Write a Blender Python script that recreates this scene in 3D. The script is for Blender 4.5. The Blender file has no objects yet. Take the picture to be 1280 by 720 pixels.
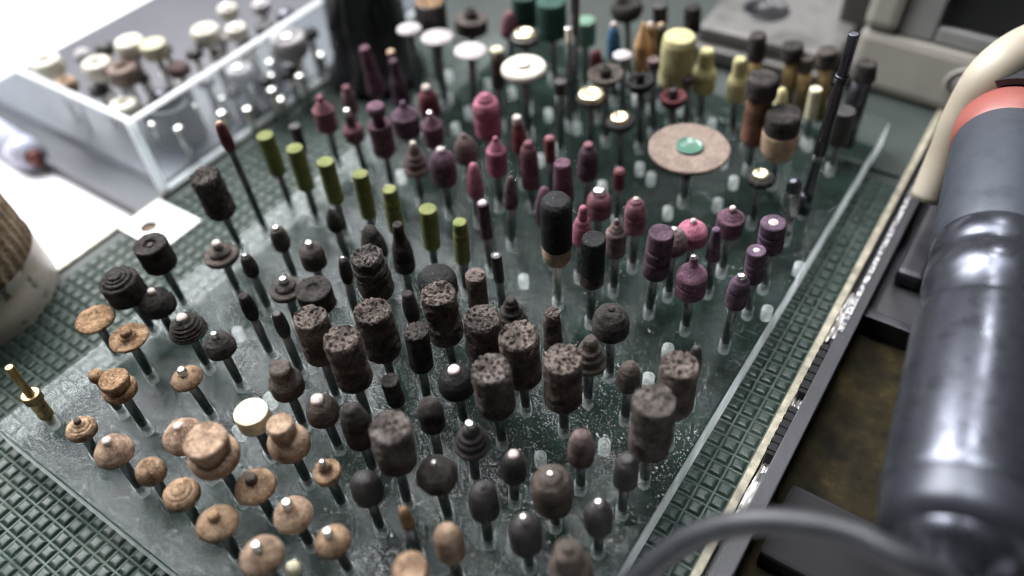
import bpy, bmesh, math, random
from mathutils import Vector, Matrix, noise

random.seed(7)
SC = bpy.context.scene
COL = SC.collection
PI = math.pi

# ------------------------------------------------------------------ camera geometry
F = 1000.0                     # focal length in pixels of a 1280 wide frame
H = 0.165                      # camera height over the top of the acrylic block (m)
_down = Vector((85, -930, -F)).normalized()
_zw = -_down
_v1 = Vector((1009, 1105, -F)).normalized()
_yw = (_v1 - _zw * _v1.dot(_zw)).normalized()
_xw = _yw.cross(_zw)
M3 = Matrix((_xw, _yw, _zw))   # camera vector -> world vector
CAM = Vector((0, 0, H))
FWD = M3 @ Vector((0, 0, -1))

def ray(px, py):
    return M3 @ Vector((px - 640, -(py - 360), -F))

def on_z(px, py, z=0.0):
    v = ray(px, py)
    return CAM + v * ((z - CAM.z) / v.z)

def at_depth(px, py, d):
    return CAM + ray(px, py) * (d / F)

def depth(p):
    return (p - CAM).dot(FWD)

def above(b, px, py):
    """point of the ray through (px,py) nearest the vertical through b"""
    v = ray(px, py)
    h = Vector((v.x, v.y))
    s = (Vector((b.x, b.y)) - Vector((CAM.x, CAM.y))).dot(h) / h.dot(h)
    return CAM + v * s

# ------------------------------------------------------------------ materials
def new_mat(name):
    m = bpy.data.materials.new(name)
    m.use_nodes = True
    nt = m.node_tree
    nt.nodes.clear()
    out = nt.nodes.new('ShaderNodeOutputMaterial')
    return m, nt, out

def N(nt, t, **kw):
    n = nt.nodes.new(t)
    for k, v in kw.items():
        if k in n.inputs:
            n.inputs[k].default_value = v
        else:
            setattr(n, k, v)
    return n

def ramp(nt, stops, fac=None):
    r = nt.nodes.new('ShaderNodeValToRGB')
    el = r.color_ramp.elements
    while len(el) < len(stops):
        el.new(0.5)
    for e, (p, c) in zip(el, stops):
        e.position = p
        e.color = (*c, 1) if len(c) == 3 else c
    if fac is not None:
        nt.links.new(fac, r.inputs[0])
    return r

def stone(name, c, c2, speck=None, rough=0.85, scale=900.0, bump=0.6, spec=0.25, dist=0.0004, speckpos=0.66, hue=0.12, voids=None, vf=1.0):
    """grainy abrasive: two mottled colours, fine light specks, grain bump"""
    m, nt, out = new_mat(name)
    L = nt.links.new
    tc = N(nt, 'ShaderNodeTexCoord')
    oi = N(nt, 'ShaderNodeObjectInfo')
    add = N(nt, 'ShaderNodeVectorMath', operation='ADD')
    sc = N(nt, 'ShaderNodeVectorMath', operation='SCALE')
    cmb = N(nt, 'ShaderNodeCombineXYZ')
    L(oi.outputs['Random'], cmb.inputs[0]); L(oi.outputs['Random'], cmb.inputs[1])
    L(cmb.outputs[0], sc.inputs[0]); sc.inputs['Scale'].default_value = 3.0
    L(tc.outputs['Object'], add.inputs[0]); L(sc.outputs[0], add.inputs[1])
    n1 = N(nt, 'ShaderNodeTexNoise', Scale=scale * 0.33, Detail=6.0, Roughness=0.65)
    n2 = N(nt, 'ShaderNodeTexNoise', Scale=scale * 2.0, Detail=4.0, Roughness=0.75)
    L(add.outputs[0], n1.inputs['Vector']); L(add.outputs[0], n2.inputs['Vector'])
    r1 = ramp(nt, [(0.40, c2), (0.60, c)], n1.outputs['Fac'])
    hsv = N(nt, 'ShaderNodeHueSaturation')
    mr = N(nt, 'ShaderNodeMapRange')
    mr.inputs['To Min'].default_value = 1 - hue * 2
    mr.inputs['To Max'].default_value = 1 + hue * 2
    L(oi.outputs['Random'], mr.inputs['Value'])
    L(mr.outputs[0], hsv.inputs['Value'])
    mix = N(nt, 'ShaderNodeMix', data_type='RGBA')
    L(r1.outputs[0], mix.inputs['A'])
    mix.inputs['B'].default_value = (*(speck or c), 1)
    n3 = N(nt, 'ShaderNodeTexNoise', Scale=scale * 4.2, Detail=3.0, Roughness=0.8)
    L(add.outputs[0], n3.inputs['Vector'])
    r2 = ramp(nt, [(speckpos, (0, 0, 0)), (speckpos + 0.08, (1, 1, 1))], n2.outputs['Fac'])
    r3 = ramp(nt, [(0.36, (.45,) * 3), (0.5, (.95,) * 3), (0.66, (1.6,) * 3)], n3.outputs['Fac'])
    mg = N(nt, 'ShaderNodeMix', data_type='RGBA', blend_type='MULTIPLY')
    mg.inputs['Factor'].default_value = min(1.0, .35 + bump * .65)
    L(r2.outputs[0], mix.inputs['Factor'])
    L(mix.outputs['Result'], mg.inputs['A']); L(r3.outputs[0], mg.inputs['B'])
    L(mg.outputs['Result'], hsv.inputs['Color'])
    b = N(nt, 'ShaderNodeBsdfPrincipled')
    if voids:      # dark blotches: shade of open pores painted in, grime on some heads
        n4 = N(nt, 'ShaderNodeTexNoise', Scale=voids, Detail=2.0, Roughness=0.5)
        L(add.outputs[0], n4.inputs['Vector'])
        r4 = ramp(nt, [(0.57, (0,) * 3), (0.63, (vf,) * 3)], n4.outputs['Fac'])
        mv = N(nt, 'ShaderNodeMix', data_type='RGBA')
        # blotches at full strength on the upward ends, weaker on the flanks
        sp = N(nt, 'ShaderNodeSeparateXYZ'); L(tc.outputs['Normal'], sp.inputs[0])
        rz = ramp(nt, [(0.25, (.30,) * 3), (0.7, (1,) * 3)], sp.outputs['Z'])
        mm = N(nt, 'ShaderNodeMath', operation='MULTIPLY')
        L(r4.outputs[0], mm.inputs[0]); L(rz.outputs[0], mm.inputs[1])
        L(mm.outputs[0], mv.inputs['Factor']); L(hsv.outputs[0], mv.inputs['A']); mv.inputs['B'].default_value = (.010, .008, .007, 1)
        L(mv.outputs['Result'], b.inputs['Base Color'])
    else:
        L(hsv.outputs[0], b.inputs['Base Color'])
    b.inputs['Roughness'].default_value = rough
    b.inputs['Specular IOR Level'].default_value = spec
    bp = N(nt, 'ShaderNodeBump', Strength=min(1, bump * 1.3), Distance=dist * 1.5)
    L(n2.outputs['Fac'], bp.inputs['Height'])
    bp2 = N(nt, 'ShaderNodeBump', Strength=bump, Distance=dist * 1.6)
    L(n1.outputs['Fac'], bp2.inputs['Height'])
    L(bp.outputs[0], bp2.inputs['Normal'])
    bp3 = N(nt, 'ShaderNodeBump', Strength=min(1, bump), Distance=dist * .5)
    L(n3.outputs['Fac'], bp3.inputs['Height']); L(bp2.outputs[0], bp3.inputs['Normal'])
    L(bp3.outputs[0], b.inputs['Normal'])
    L(b.outputs[0], out.inputs[0])
    return m

def metal(name, c, rough=0.35, dirt=(0.02, 0.018, 0.015), dirtpos=0.62, scale=500.0, metallic=1.0):
    m, nt, out = new_mat(name)
    L = nt.links.new
    tc = N(nt, 'ShaderNodeTexCoord')
    n = N(nt, 'ShaderNodeTexNoise', Scale=scale, Detail=5.0, Roughness=0.6)
    L(tc.outputs['Object'], n.inputs['Vector'])
    r = ramp(nt, [(dirtpos - 0.12, c), (dirtpos + 0.1, dirt)], n.outputs['Fac'])
    b = N(nt, 'ShaderNodeBsdfPrincipled', Metallic=metallic)
    L(r.outputs[0], b.inputs['Base Color'])
    r2 = ramp(nt, [(0.3, (rough * .8,) * 3), (0.75, (min(1, rough * 1.7),) * 3)], n.outputs['Fac'])
    L(r2.outputs[0], b.inputs['Roughness'])
    bp = N(nt, 'ShaderNodeBump', Strength=0.15, Distance=0.0002)
    L(n.outputs['Fac'], bp.inputs['Height']); L(bp.outputs[0], b.inputs['Normal'])
    L(b.outputs[0], out.inputs[0])
    return m

def plastic(name, c, rough=0.4, c2=None, scale=60.0, bump=0.1, bscale=400.0):
    m, nt, out = new_mat(name)
    L = nt.links.new
    tc = N(nt, 'ShaderNodeTexCoord')
    n = N(nt, 'ShaderNodeTexNoise', Scale=scale, Detail=8.0, Roughness=0.65)
    L(tc.outputs['Object'], n.inputs['Vector'])
    r = ramp(nt, [(0.35, c), (0.68, c2 or tuple(x * .8 for x in c))], n.outputs['Fac'])
    b = N(nt, 'ShaderNodeBsdfPrincipled', Roughness=rough)
    L(r.outputs[0], b.inputs['Base Color'])
    n2 = N(nt, 'ShaderNodeTexNoise', Scale=bscale, Detail=4.0)
    L(tc.outputs['Object'], n2.inputs['Vector'])
    bp = N(nt, 'ShaderNodeBump', Strength=bump, Distance=0.0004)
    L(n2.outputs['Fac'], bp.inputs['Height']); L(bp.outputs[0], b.inputs['Normal'])
    L(b.outputs[0], out.inputs[0])
    return m

MAT = {}
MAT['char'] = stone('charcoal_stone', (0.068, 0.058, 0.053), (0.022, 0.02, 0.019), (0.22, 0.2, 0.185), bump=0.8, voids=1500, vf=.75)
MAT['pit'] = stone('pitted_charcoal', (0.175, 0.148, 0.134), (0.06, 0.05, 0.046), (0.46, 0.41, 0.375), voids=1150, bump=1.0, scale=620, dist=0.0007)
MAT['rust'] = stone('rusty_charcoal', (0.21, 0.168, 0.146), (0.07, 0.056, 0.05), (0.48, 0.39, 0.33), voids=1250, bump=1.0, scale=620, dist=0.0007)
MAT['black'] = stone('black_grit', (0.016, 0.016, 0.017), (0.006, 0.006, 0.007), (0.35, 0.35, 0.36), bump=1.0, scale=760, speckpos=0.62, spec=0.3, rough=0.6)
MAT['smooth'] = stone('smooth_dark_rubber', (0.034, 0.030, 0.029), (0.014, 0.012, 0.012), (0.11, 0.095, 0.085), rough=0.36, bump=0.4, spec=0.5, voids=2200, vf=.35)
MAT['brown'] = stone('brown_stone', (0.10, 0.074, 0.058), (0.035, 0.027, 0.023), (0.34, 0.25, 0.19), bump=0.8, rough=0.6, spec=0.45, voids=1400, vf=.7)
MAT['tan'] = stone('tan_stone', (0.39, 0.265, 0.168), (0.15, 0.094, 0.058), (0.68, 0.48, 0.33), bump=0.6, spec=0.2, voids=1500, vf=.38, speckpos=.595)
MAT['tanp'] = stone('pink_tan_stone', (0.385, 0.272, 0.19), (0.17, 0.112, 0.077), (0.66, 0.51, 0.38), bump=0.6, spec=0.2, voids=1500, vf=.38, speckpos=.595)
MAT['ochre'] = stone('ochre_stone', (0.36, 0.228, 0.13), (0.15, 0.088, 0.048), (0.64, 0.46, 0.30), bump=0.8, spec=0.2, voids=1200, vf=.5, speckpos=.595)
MAT['ivory'] = stone('ivory_stone', (0.60, 0.57, 0.42), (0.48, 0.44, 0.30), (0.8, 0.78, 0.6), bump=0.3, spec=0.25, hue=.05)
MAT['felt'] = stone('white_felt', (0.68, 0.65, 0.57), (0.56, 0.52, 0.45), (0.78, 0.76, 0.7), bump=0.5, hue=.05)
MAT['yellow'] = stone('yellow_rubber', (0.50, 0.465, 0.25), (0.38, 0.345, 0.17), (0.72, 0.68, 0.36), bump=0.4, hue=.04)
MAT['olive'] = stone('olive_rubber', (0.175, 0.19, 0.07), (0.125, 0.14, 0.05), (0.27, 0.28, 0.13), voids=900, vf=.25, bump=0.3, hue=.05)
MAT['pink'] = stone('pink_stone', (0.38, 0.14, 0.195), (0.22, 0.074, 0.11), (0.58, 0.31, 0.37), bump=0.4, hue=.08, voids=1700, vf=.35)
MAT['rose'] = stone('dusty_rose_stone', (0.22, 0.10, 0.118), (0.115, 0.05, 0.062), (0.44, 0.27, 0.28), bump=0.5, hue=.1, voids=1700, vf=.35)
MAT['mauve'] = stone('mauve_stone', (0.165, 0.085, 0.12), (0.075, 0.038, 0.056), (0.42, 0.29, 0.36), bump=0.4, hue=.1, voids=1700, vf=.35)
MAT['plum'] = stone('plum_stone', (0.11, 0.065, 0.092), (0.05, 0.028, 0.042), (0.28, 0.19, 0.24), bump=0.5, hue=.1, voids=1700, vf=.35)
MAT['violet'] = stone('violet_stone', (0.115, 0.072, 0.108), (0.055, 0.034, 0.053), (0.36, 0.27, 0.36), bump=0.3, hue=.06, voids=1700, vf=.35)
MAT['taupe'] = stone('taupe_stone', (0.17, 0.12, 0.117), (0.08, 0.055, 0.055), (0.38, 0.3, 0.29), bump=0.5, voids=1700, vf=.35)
MAT['dgreen'] = stone('dark_green_rubber', (0.035, 0.085, 0.07), (0.02, 0.05, 0.042), (0.08, 0.15, 0.13), bump=0.3)
MAT['pgreen'] = stone('pale_green_rubber', (0.12, 0.2, 0.15), (0.08, 0.14, 0.1), (0.2, 0.28, 0.22), bump=0.3)
MAT['maroon'] = stone('maroon_rubber', (0.16, 0.045, 0.05), (0.085, 0.025, 0.03), (0.28, 0.12, 0.12), bump=0.3)
MAT['redbrown'] = stone('red_brown_sleeve', (0.20, 0.102, 0.068), (0.11, 0.055, 0.038), (0.42, 0.24, 0.16), bump=0.3, scale=400)
MAT['sand'] = stone('sand_sleeve', (0.58, 0.43, 0.30), (0.42, 0.29, 0.19), (0.7, 0.58, 0.45), bump=0.3, scale=400)
MAT['wood'] = stone('wood_point', (0.40, 0.24, 0.115), (0.26, 0.145, 0.065), (0.5, 0.35, 0.2), bump=0.3, scale=300)
MAT['grey'] = stone('grey_rubber', (0.40, 0.375, 0.385), (0.31, 0.285, 0.29), (0.52, 0.49, 0.49), bump=0.2, hue=.05)
MAT['blue'] = stone('blue_rubber', (0.05, 0.16, 0.30), (0.03, 0.1, 0.2), (0.12, 0.26, 0.4), bump=0.3)
MAT['disc'] = stone('brown_disc', (0.235, 0.18, 0.152), (0.175, 0.13, 0.108), (0.42, 0.33, 0.28), bump=0.7, scale=1000, speckpos=0.58)
MAT['steel'] = metal('bright_steel', (0.72, 0.70, 0.66), 0.3, (0.25, 0.22, 0.19), 0.66)
MAT['shank'] = metal('dark_shank_steel', (0.20, 0.21, 0.215), 0.36, (0.05, 0.045, 0.04), 0.62)
MAT['gun'] = metal('blued_steel', (0.085, 0.085, 0.10), 0.3, (0.03, 0.025, 0.02), 0.7, 200)
MAT['bur'] = metal('bur_steel', (0.42, 0.42, 0.43), 0.26, (0.05, 0.05, 0.05), 0.6, 300)
MAT['brass'] = metal('tarnished_brass', (0.50, 0.37, 0.19), 0.42, (0.13, 0.085, 0.035), 0.56, 260)
MAT['gold'] = metal('pale_gold', (0.80, 0.70, 0.46), 0.28, (0.25, 0.18, 0.1), 0.68)
MAT['pinwhite'] = stone('chalky_pin', (0.66, 0.57, 0.53), (0.46, 0.38, 0.35), (0.8, 0.74, 0.7), bump=0.6, hue=.04)
MAT['teal'] = plastic('teal_enamel', (0.07, 0.15, 0.11), 0.25, (0.045, 0.11, 0.08), 300)
MAT['bplastic'] = plastic('black_plastic', (0.014, 0.014, 0.016), 0.28, (0.02, 0.02, 0.022))

# ------------------------------------------------------------------ object helpers
def obj(name, me, mat=None, parent=None, smooth=True):
    o = bpy.data.objects.new(name, me)
    COL.objects.link(o)
    if mat is not None:
        for m_ in (mat if isinstance(mat, (list, tuple)) else [mat]):
            me.materials.append(m_)
    if parent is not None:
        o.parent = parent
    if smooth:
        me.shade_smooth()
    return o

def tag(o, label=None, cat=None, group=None, kind=None):
    if label: o['label'] = label
    if cat: o['category'] = cat
    if group: o['group'] = group
    if kind: o['kind'] = kind
    return o

def empty(name, loc, axis=None):
    o = bpy.data.objects.new(name, None)
    o.empty_display_size = 0.004
    COL.objects.link(o)
    o.location = loc
    if axis is not None:
        o.rotation_euler = Vector((0, 0, 1)).rotation_difference(axis).to_euler()
    return o

def resample(pts, step):
    out = [pts[0]]
    for (r0, z0), (r1, z1) in zip(pts, pts[1:]):
        d = math.hypot(r1 - r0, z1 - z0)
        n = max(1, int(math.ceil(d / step)))
        for k in range(1, n + 1):
            t = k / n
            out.append((r0 + (r1 - r0) * t, z0 + (z1 - z0) * t))
    return out

def lathe(pts, seg=40, step=None, rough=0.0, wob=0.0, pits=0.0, seed=0, flutes=0, flute_depth=0.0, twist=0.0, teeth=0):
    """pts (r,z) bottom to top; noise wears the surface"""
    if step:
        pts = resample(pts, step)
    zmax = max(p[1] for p in pts)
    sv = Vector((seed * 1.37, seed * 2.11, seed * 0.73))
    verts, faces, rows = [], [], []
    for (r, z) in pts:
        if r < 1e-6:
            rows.append([len(verts)])
            zz = z
            if pits and z > zmax * .95:
                zz -= pits * max(0, noise.noise(Vector((0, 0, z)) * 1500 + sv) - .08) * 2.4
            verts.append((0, 0, zz))
            continue
        row = []
        for k in range(seg):
            a = 2 * PI * k / seg
            ca, sa = math.cos(a), math.sin(a)
            rr = r
            if wob:
                rr *= 1 + wob * noise.noise(Vector((ca, sa, z * 160)) + sv)
            if flutes:
                rr *= 1 - flute_depth * (0.5 + 0.5 * math.cos(flutes * a + twist * z))
            if teeth:
                rr *= 1 - 0.09 * (0.5 + 0.5 * math.cos(teeth * a))
            p = Vector((rr * ca, rr * sa, z))
            if rough:
                n1 = noise.noise(p * 620 + sv)
                n2 = noise.noise(p * 1500 + sv)
                d = rough * (n1 * .7 + n2 * .45)
                p += Vector((ca * d * .8, sa * d * .8, d * .9))
            if pits and z > zmax * .95:
                q = noise.noise(p * 1350 + sv)
                q2 = noise.noise(p * 700 - sv)
                p.z -= pits * (max(0.0, q - .14) * 3.6 + max(0.0, q2 - .30) * 3.4)
                p.z += pits * .18 * noise.noise(p * 300 + sv)
            row.append(len(verts))
            verts.append(p)
        rows.append(row)
    for a, b in zip(rows, rows[1:]):
        if len(a) == 1 and len(b) == 1:
            continue
        if len(a) == 1:
            for k in range(seg):
                faces.append((a[0], b[(k + 1) % seg], b[k]))
        elif len(b) == 1:
            for k in range(seg):
                faces.append((a[k], a[(k + 1) % seg], b[0]))
        else:
            for k in range(seg):
                faces.append((a[k], a[(k + 1) % seg], b[(k + 1) % seg], b[k]))
    me = bpy.data.meshes.new('lathe')
    me.from_pydata([tuple(v) for v in verts], [], faces)
    me.update()
    return me

def prism(poly, z0, z1, bevel=0.0, flip=False):
    """closed prism over a polygon of (x,y)"""
    bm = bmesh.new()
    lo = [bm.verts.new((x, y, z0)) for x, y in poly]
    f = bm.faces.new(lo)
    bm.normal_update()
    if f.normal.z > 0:
        f.normal_flip()
    r = bmesh.ops.extrude_face_region(bm, geom=[f])
    for v in r['geom']:
        if isinstance(v, bmesh.types.BMVert):
            v.co.z = z1
    bmesh.ops.recalc_face_normals(bm, faces=bm.faces)
    if bevel:
        bmesh.ops.bevel(bm, geom=list(bm.edges), offset=bevel, segments=2, profile=0.6, affect='EDGES')
    me = bpy.data.meshes.new('prism')
    bm.to_mesh(me); bm.free()
    return me

def tube(points, rad, seg=16, caps=True, up=None):
    """swept round tube through points"""
    pts = [Vector(p) for p in points]
    verts, faces = [], []
    up = up or Vector((0.13, 0.27, 0.95))
    n = len(pts)
    for i, p in enumerate(pts):
        d = (pts[min(i + 1, n - 1)] - pts[max(i - 1, 0)]).normalized()
        a = d.cross(up).normalized()
        b = d.cross(a).normalized()
        rr = rad[i] if isinstance(rad, (list, tuple)) else rad
        for k in range(seg):
            t = 2 * PI * k / seg
            verts.append(p + a * (rr * math.cos(t)) + b * (rr * math.sin(t)))
    for i in range(n - 1):
        for k in range(seg):
            faces.append((i * seg + k, i * seg + (k + 1) % seg, (i + 1) * seg + (k + 1) % seg, (i + 1) * seg + k))
    if caps:
        faces.append(tuple(range(seg - 1, -1, -1)))
        faces.append(tuple(range((n - 1) * seg, n * seg)))
    me = bpy.data.meshes.new('tube')
    me.from_pydata([tuple(v) for v in verts], [], faces)
    me.update()
    return me

def catmull(P, n=10):
    P = [Vector(p) for p in P]
    P = [P[0] * 2 - P[1]] + P + [P[-1] * 2 - P[-2]]
    out = []
    for i in range(1, len(P) - 2):
        for k in range(n):
            t = k / n
            a, b, c, d = P[i - 1], P[i], P[i + 1], P[i + 2]
            out.append(0.5 * ((2 * b) + (c - a) * t + (2 * a - 5 * b + 4 * c - d) * t * t + (3 * b - a - 3 * c + d) * t ** 3))
    out.append(P[-2])
    return out

# ------------------------------------------------------------------ the bits
# head outlines, (radius, height) from bottom to top in units of the head
PROF = {
 'cyl': [(0, 0), (.95, 0), (1, .04), (1, .95), (.97, 1), (0, 1)],
 'worn': [(0, 0), (.9, 0), (.99, .05), (1, .3), (.97, .5), (.985, .75), (.96, .95), (.9, 1), (0, 1)],
 'waist': [(0, 0), (.9, 0), (1, .04), (1, .36), (.93, .42), (.92, .58), (.97, .64), (.96, .96), (.92, 1), (0, 1)],
 'taper': [(0, 0), (.95, 0), (1, .04), (.9, .5), (.78, .95), (.7, 1), (0, 1)],
 'grooved': [(0, 0), (.93, 0), (1, .04), (1, .55), (.93, .57), (.93, .61), (.99, .63), (.98, .72), (.9, .75), (.87, .85), (.9, .87), (.88, .97), (.8, 1), (0, 1)],
 'rings': [(0, 0), (.95, 0), (1, .04), (1, .34), (.92, .37), (.92, .41), (1, .44), (1, .58), (.9, .61), (.9, .65), (.98, .68), (.96, .96), (.9, 1), (0, 1)],
 'dome': [(0, 0), (.9, 0), (1, .07), (1, .32), (.93, .56), (.76, .77), (.5, .92), (.25, .98), (0, 1)],
 'domecyl': [(0, 0), (.94, 0), (1, .04), (1, .58), (.95, .7), (.78, .84), (.5, .94), (.3, .99), (0, 1)],
 'umbrella': [(0, 0), (.5, 0), (.93, .1), (1, .24), (.93, .46), (.74, .70), (.5, .87), (.3, .96), (.2, 1), (0, 1)],
 'button': [(0, 0), (.6, 0), (.95, .14), (1, .34), (.95, .55), (.8, .72), (.68, .74), (.62, .83), (.42, .86), (.36, .96), (.24, 1), (0, 1)],
 'plate': [(0, 0), (.5, 0), (.94, .12), (1, .32), (.93, .5), (.55, .58), (.46, .66), (.4, .92), (.3, 1), (0, 1)],
 'cone_step': [(0, 0), (.94, 0), (1, .04), (1, .46), (.95, .5), (.73, .53), (.70, .68), (.66, .7), (.48, .74), (.42, .86), (.27, .91), (.2, 1), (0, 1)],
 'pinkcone': [(0, 0), (.92, 0), (1, .03), (1, .60), (.97, .64), (.74, .70), (.70, .74), (.55, .79), (.5, .83), (.32, .88), (.27, .95), (.16, 1), (0, 1)],
 'shoulder': [(0, 0), (.9, 0), (1, .04), (1, .46), (.95, .5), (.95, .54), (.99, .57), (.93, .72), (.78, .85), (.56, .92), (.5, .97), (.34, 1), (0, 1)],
 'hat': [(0, 0), (.8, 0), (1, .10), (1, .30), (.94, .40), (.64, .44), (.62, .62), (.52, .74), (.34, .82), (.24, 1), (0, 1)],
 'bullet': [(0, 0), (.86, 0), (1, .05), (1, .38), (.92, .62), (.74, .84), (.5, .95), (.3, .99), (0, 1)],
 'spire': [(0, 0), (.9, 0), (1, .04), (.98, .3), (.82, .6), (.58, .85), (.4, .95), (.2, 1), (0, 1)],
 'spindle': [(0, 0), (.5, 0), (.85, .12), (1, .34), (.97, .58), (.82, .84), (.66, .97), (.5, 1), (0, 1)],
 'flame': [(0, 0), (.5, 0), (.9, .12), (1, .3), (.9, .55), (.6, .8), (.3, .95), (.05, 1), (0, 1)],
 'bottle': [(0, 0), (.9, 0), (1, .03), (1, .2), (.93, .24), (.95, .34), (.86, .52), (.60, .68), (.5, .78), (.48, .97), (.42, 1), (0, 1)],
 'hourglass': [(0, 0), (.9, 0), (1, .03), (1, .60), (.92, .63), (.60, .58), (.48, .70), (.52, .78), (.78, .85), (.84, .92), (.7, .99), (0, 1)],
 'knob': [(0, 0), (.7, 0), (.95, .07), (1, .18), (.97, .34), (.82, .5), (.63, .58), (.60, .70), (.64, .76), (.65, .92), (.58, 1), (0, 1)],
 'tiers': [(0, 0), (.75, 0), (.96, .06), (1, .18), (1, .36), (.9, .46), (.76, .5), (.80, .62), (.85, .68), (.86, .93), (.8, 1), (0, 1)],
 'ball': [(0, 0), (.35, .01), (.75, .12), (.95, .3), (1, .5), (.95, .7), (.78, .86), (.5, .96), (.25, .99), (0, 1)],
 'ringtop': [(0, 0), (.95, 0), (1, .04), (1, .74), (.94, .79), (.80, .79), (.76, .84), (.74, .88), (.58, .88), (.55, .86), (.52, .93), (.38, .93), (.34, .99), (.1, 1), (0, 1)],
 'dish': [(0, 0), (.4, 0), (.85, .22), (1, .52), (.95, .84), (.82, .97), (.68, 1), (.52, .85), (.38, .66), (0, .6)],
 'recess': [(0, 0), (.94, 0), (1, .05), (1, .95), (.95, 1), (.42, 1), (.34, .9), (0, .86)],
 'cup': [(0, 0), (.3, 0), (.75, .3), (.98, .7), (1, .9), (.92, 1), (.74, .98), (.5, .72), (0, .62)],
 'ribbed': [(0, 0), (.88, 0), (1, .06), (1, .16), (.93, .2), (.95, .3), (.86, .36), (.87, .46), (.74, .52), (.75, .62), (.6, .68), (.6, .76), (.42, .84), (.36, .95), (.24, 1), (0, 1)],
 'wheel': [(0, 0), (.8, 0), (.97, .2), (1, .5), (.96, .8), (.85, 1), (.42, 1), (.36, .8), (.3, .8), (0, .8)],
 'mush': [(0, 0), (.25, 0), (.8, .3), (1, .55), (.96, .7), (.7, .88), (.35, .98), (0, 1)],
 'cone': [(0, 0), (.9, 0), (1, .03), (.8, .4), (.62, .8), (.55, .97), (.45, 1), (0, 1)],
 'pencil': [(0, 0), (.9, 0), (1, .03), (1, .55), (.92, .6), (.12, 1), (0, 1)],
 'pegtop': [(0, 0), (.9, 0), (1, .04), (1, .42), (.93, .5), (.7, .62), (.66, .7), (.64, .93), (.52, 1), (0, 1)],
 'flange': [(0, 0), (.8, 0), (1, .05), (1, .16), (.84, .24), (.82, .44), (.7, .5), (.66, .64), (.5, .7), (.42, .9), (.3, 1), (0, 1)],
 'pitched': [(0, 0), (.94, 0), (1, .03), (1, .27), (.93, .29), (.93, .32), (1, .34), (1, .52), (.96, .55), (.86, .6), (.5, .72), (.34, .78), (.28, .86), (.24, 1), (0, 1)],
}
GRAIN = {  # (surface wear, wobble) in metres / ratio
 'pit': (.0004, .03), 'rust': (.00044, .035), 'char': (.00026, .03), 'black': (.00012, .02), 'tan': (.00012, .035), 'tanp': (.00012, .035),
 'ochre': (.0002, .05), 'brown': (.00022, .05), 'smooth': (.00005, .02),
}
KIND = {
 'ms': ('mounted_stone', 'grinding stone', 'mounted grinding stones standing in the acrylic block'),
 'rp': ('rubber_polisher', 'polisher', 'rubber polishing points standing in the acrylic block'),
 'pw': ('polishing_wheel', 'polishing wheel', 'polishing wheels on shanks in the acrylic block'),
 'br': ('brush_bit', 'brush', 'small brush bits at the back of the block'),
 'cw': ('cutting_disc', 'cutting disc', None),
 'sd': ('sanding_drum', 'sanding drum', 'sanding drums standing in the acrylic block'),
 'bu': ('carbide_bur', 'bur', None),
 'bp': ('ball_pin', 'pin', None),
 'md': ('mandrel', 'mandrel', 'metal mandrels standing in the acrylic block'),
}
BASES = []
_n = [0]

def bit(kind, T, B, R, HL, prof, mat, label, pin=None, parts=None, pits=0.0, shank='shank', sr=0.00115, flutes=None, teeth=0):
    """T, B: where the photo shows the top and the foot; R, HL: head radius and head length there (pixels)"""
    _n[0] += 1
    seed = _n[0]
    base = on_z(*B)
    top = above(base, *T)
    ax = top - base
    Ltot = ax.length
    pxl = math.hypot(T[0] - B[0], T[1] - B[1])
    k = Ltot / pxl
    s = depth(top) / F
    name, cat, grp = KIND[kind]
    e = empty(name, base, ax.normalized())
    tag(e, label, cat, grp)
    if parts is None:
        HL = max(HL - (.48 if prof in ('cyl', 'worn', 'waist', 'taper', 'grooved', 'recess', 'rings', 'cone') else .40) * R, HL * .5)
        parts = [('head', prof, mat, R, 0, HL)]
    off = 0.0
    if pin:
        pr, pm, pl = pin
        off = pl * .75
    low = 0.0
    for (pn, pf, pm_, r_, a, c) in parts:
        a2 = a + (off if a == 0 else 0)
        h = (c - a2) * k
        rr = r_ * s
        g, w = GRAIN.get(pm_, (.00006, .012))
        pts = [(x * rr, y * h) for x, y in PROF[pf]]
        small = B[1] < 140
        me = lathe(pts, seg=28 if small else (88 if pits else 48), step=.0009 if small else (.0003 if pits else .00042), rough=g * min(1, rr / .004), wob=w,
                   pits=pits if pf in ('cyl', 'worn', 'waist', 'taper', 'grooved') else 0, seed=seed,
                   flutes=(flutes[0] if flutes else 0), flute_depth=(flutes[1] if flutes else 0), twist=(flutes[2] if flutes else 0), teeth=teeth)
        o = obj(pn, me, MAT[pm_], e)
        o.location = (0, 0, Ltot - c * k)
        low = max(low, c)
    if pin:
        rr = pr * s
        L_ = (pl + 7) * k
        me = lathe([(0, 0), (rr, 0), (rr, L_ * .82), (rr * .82, L_ * .97), (0, L_)], seg=20, rough=.00008, wob=.05, seed=seed, step=.0008)
        o = obj('pin', me, MAT[pm], e)
        o.location = (0, 0, Ltot - L_)
    zt = Ltot - low * k
    if zt > 0.0006:
        zt += min(.002, (low * k) * .4)
        me = lathe([(0, 0), (sr, 0), (sr, zt + .0024), (0, zt + .0024)], seg=18)
        o = obj('shank', me, MAT[shank], e)
        o.location = (0, 0, -.0024)
    BASES.append(base)
    return e

P_ST = 'steel'
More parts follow.
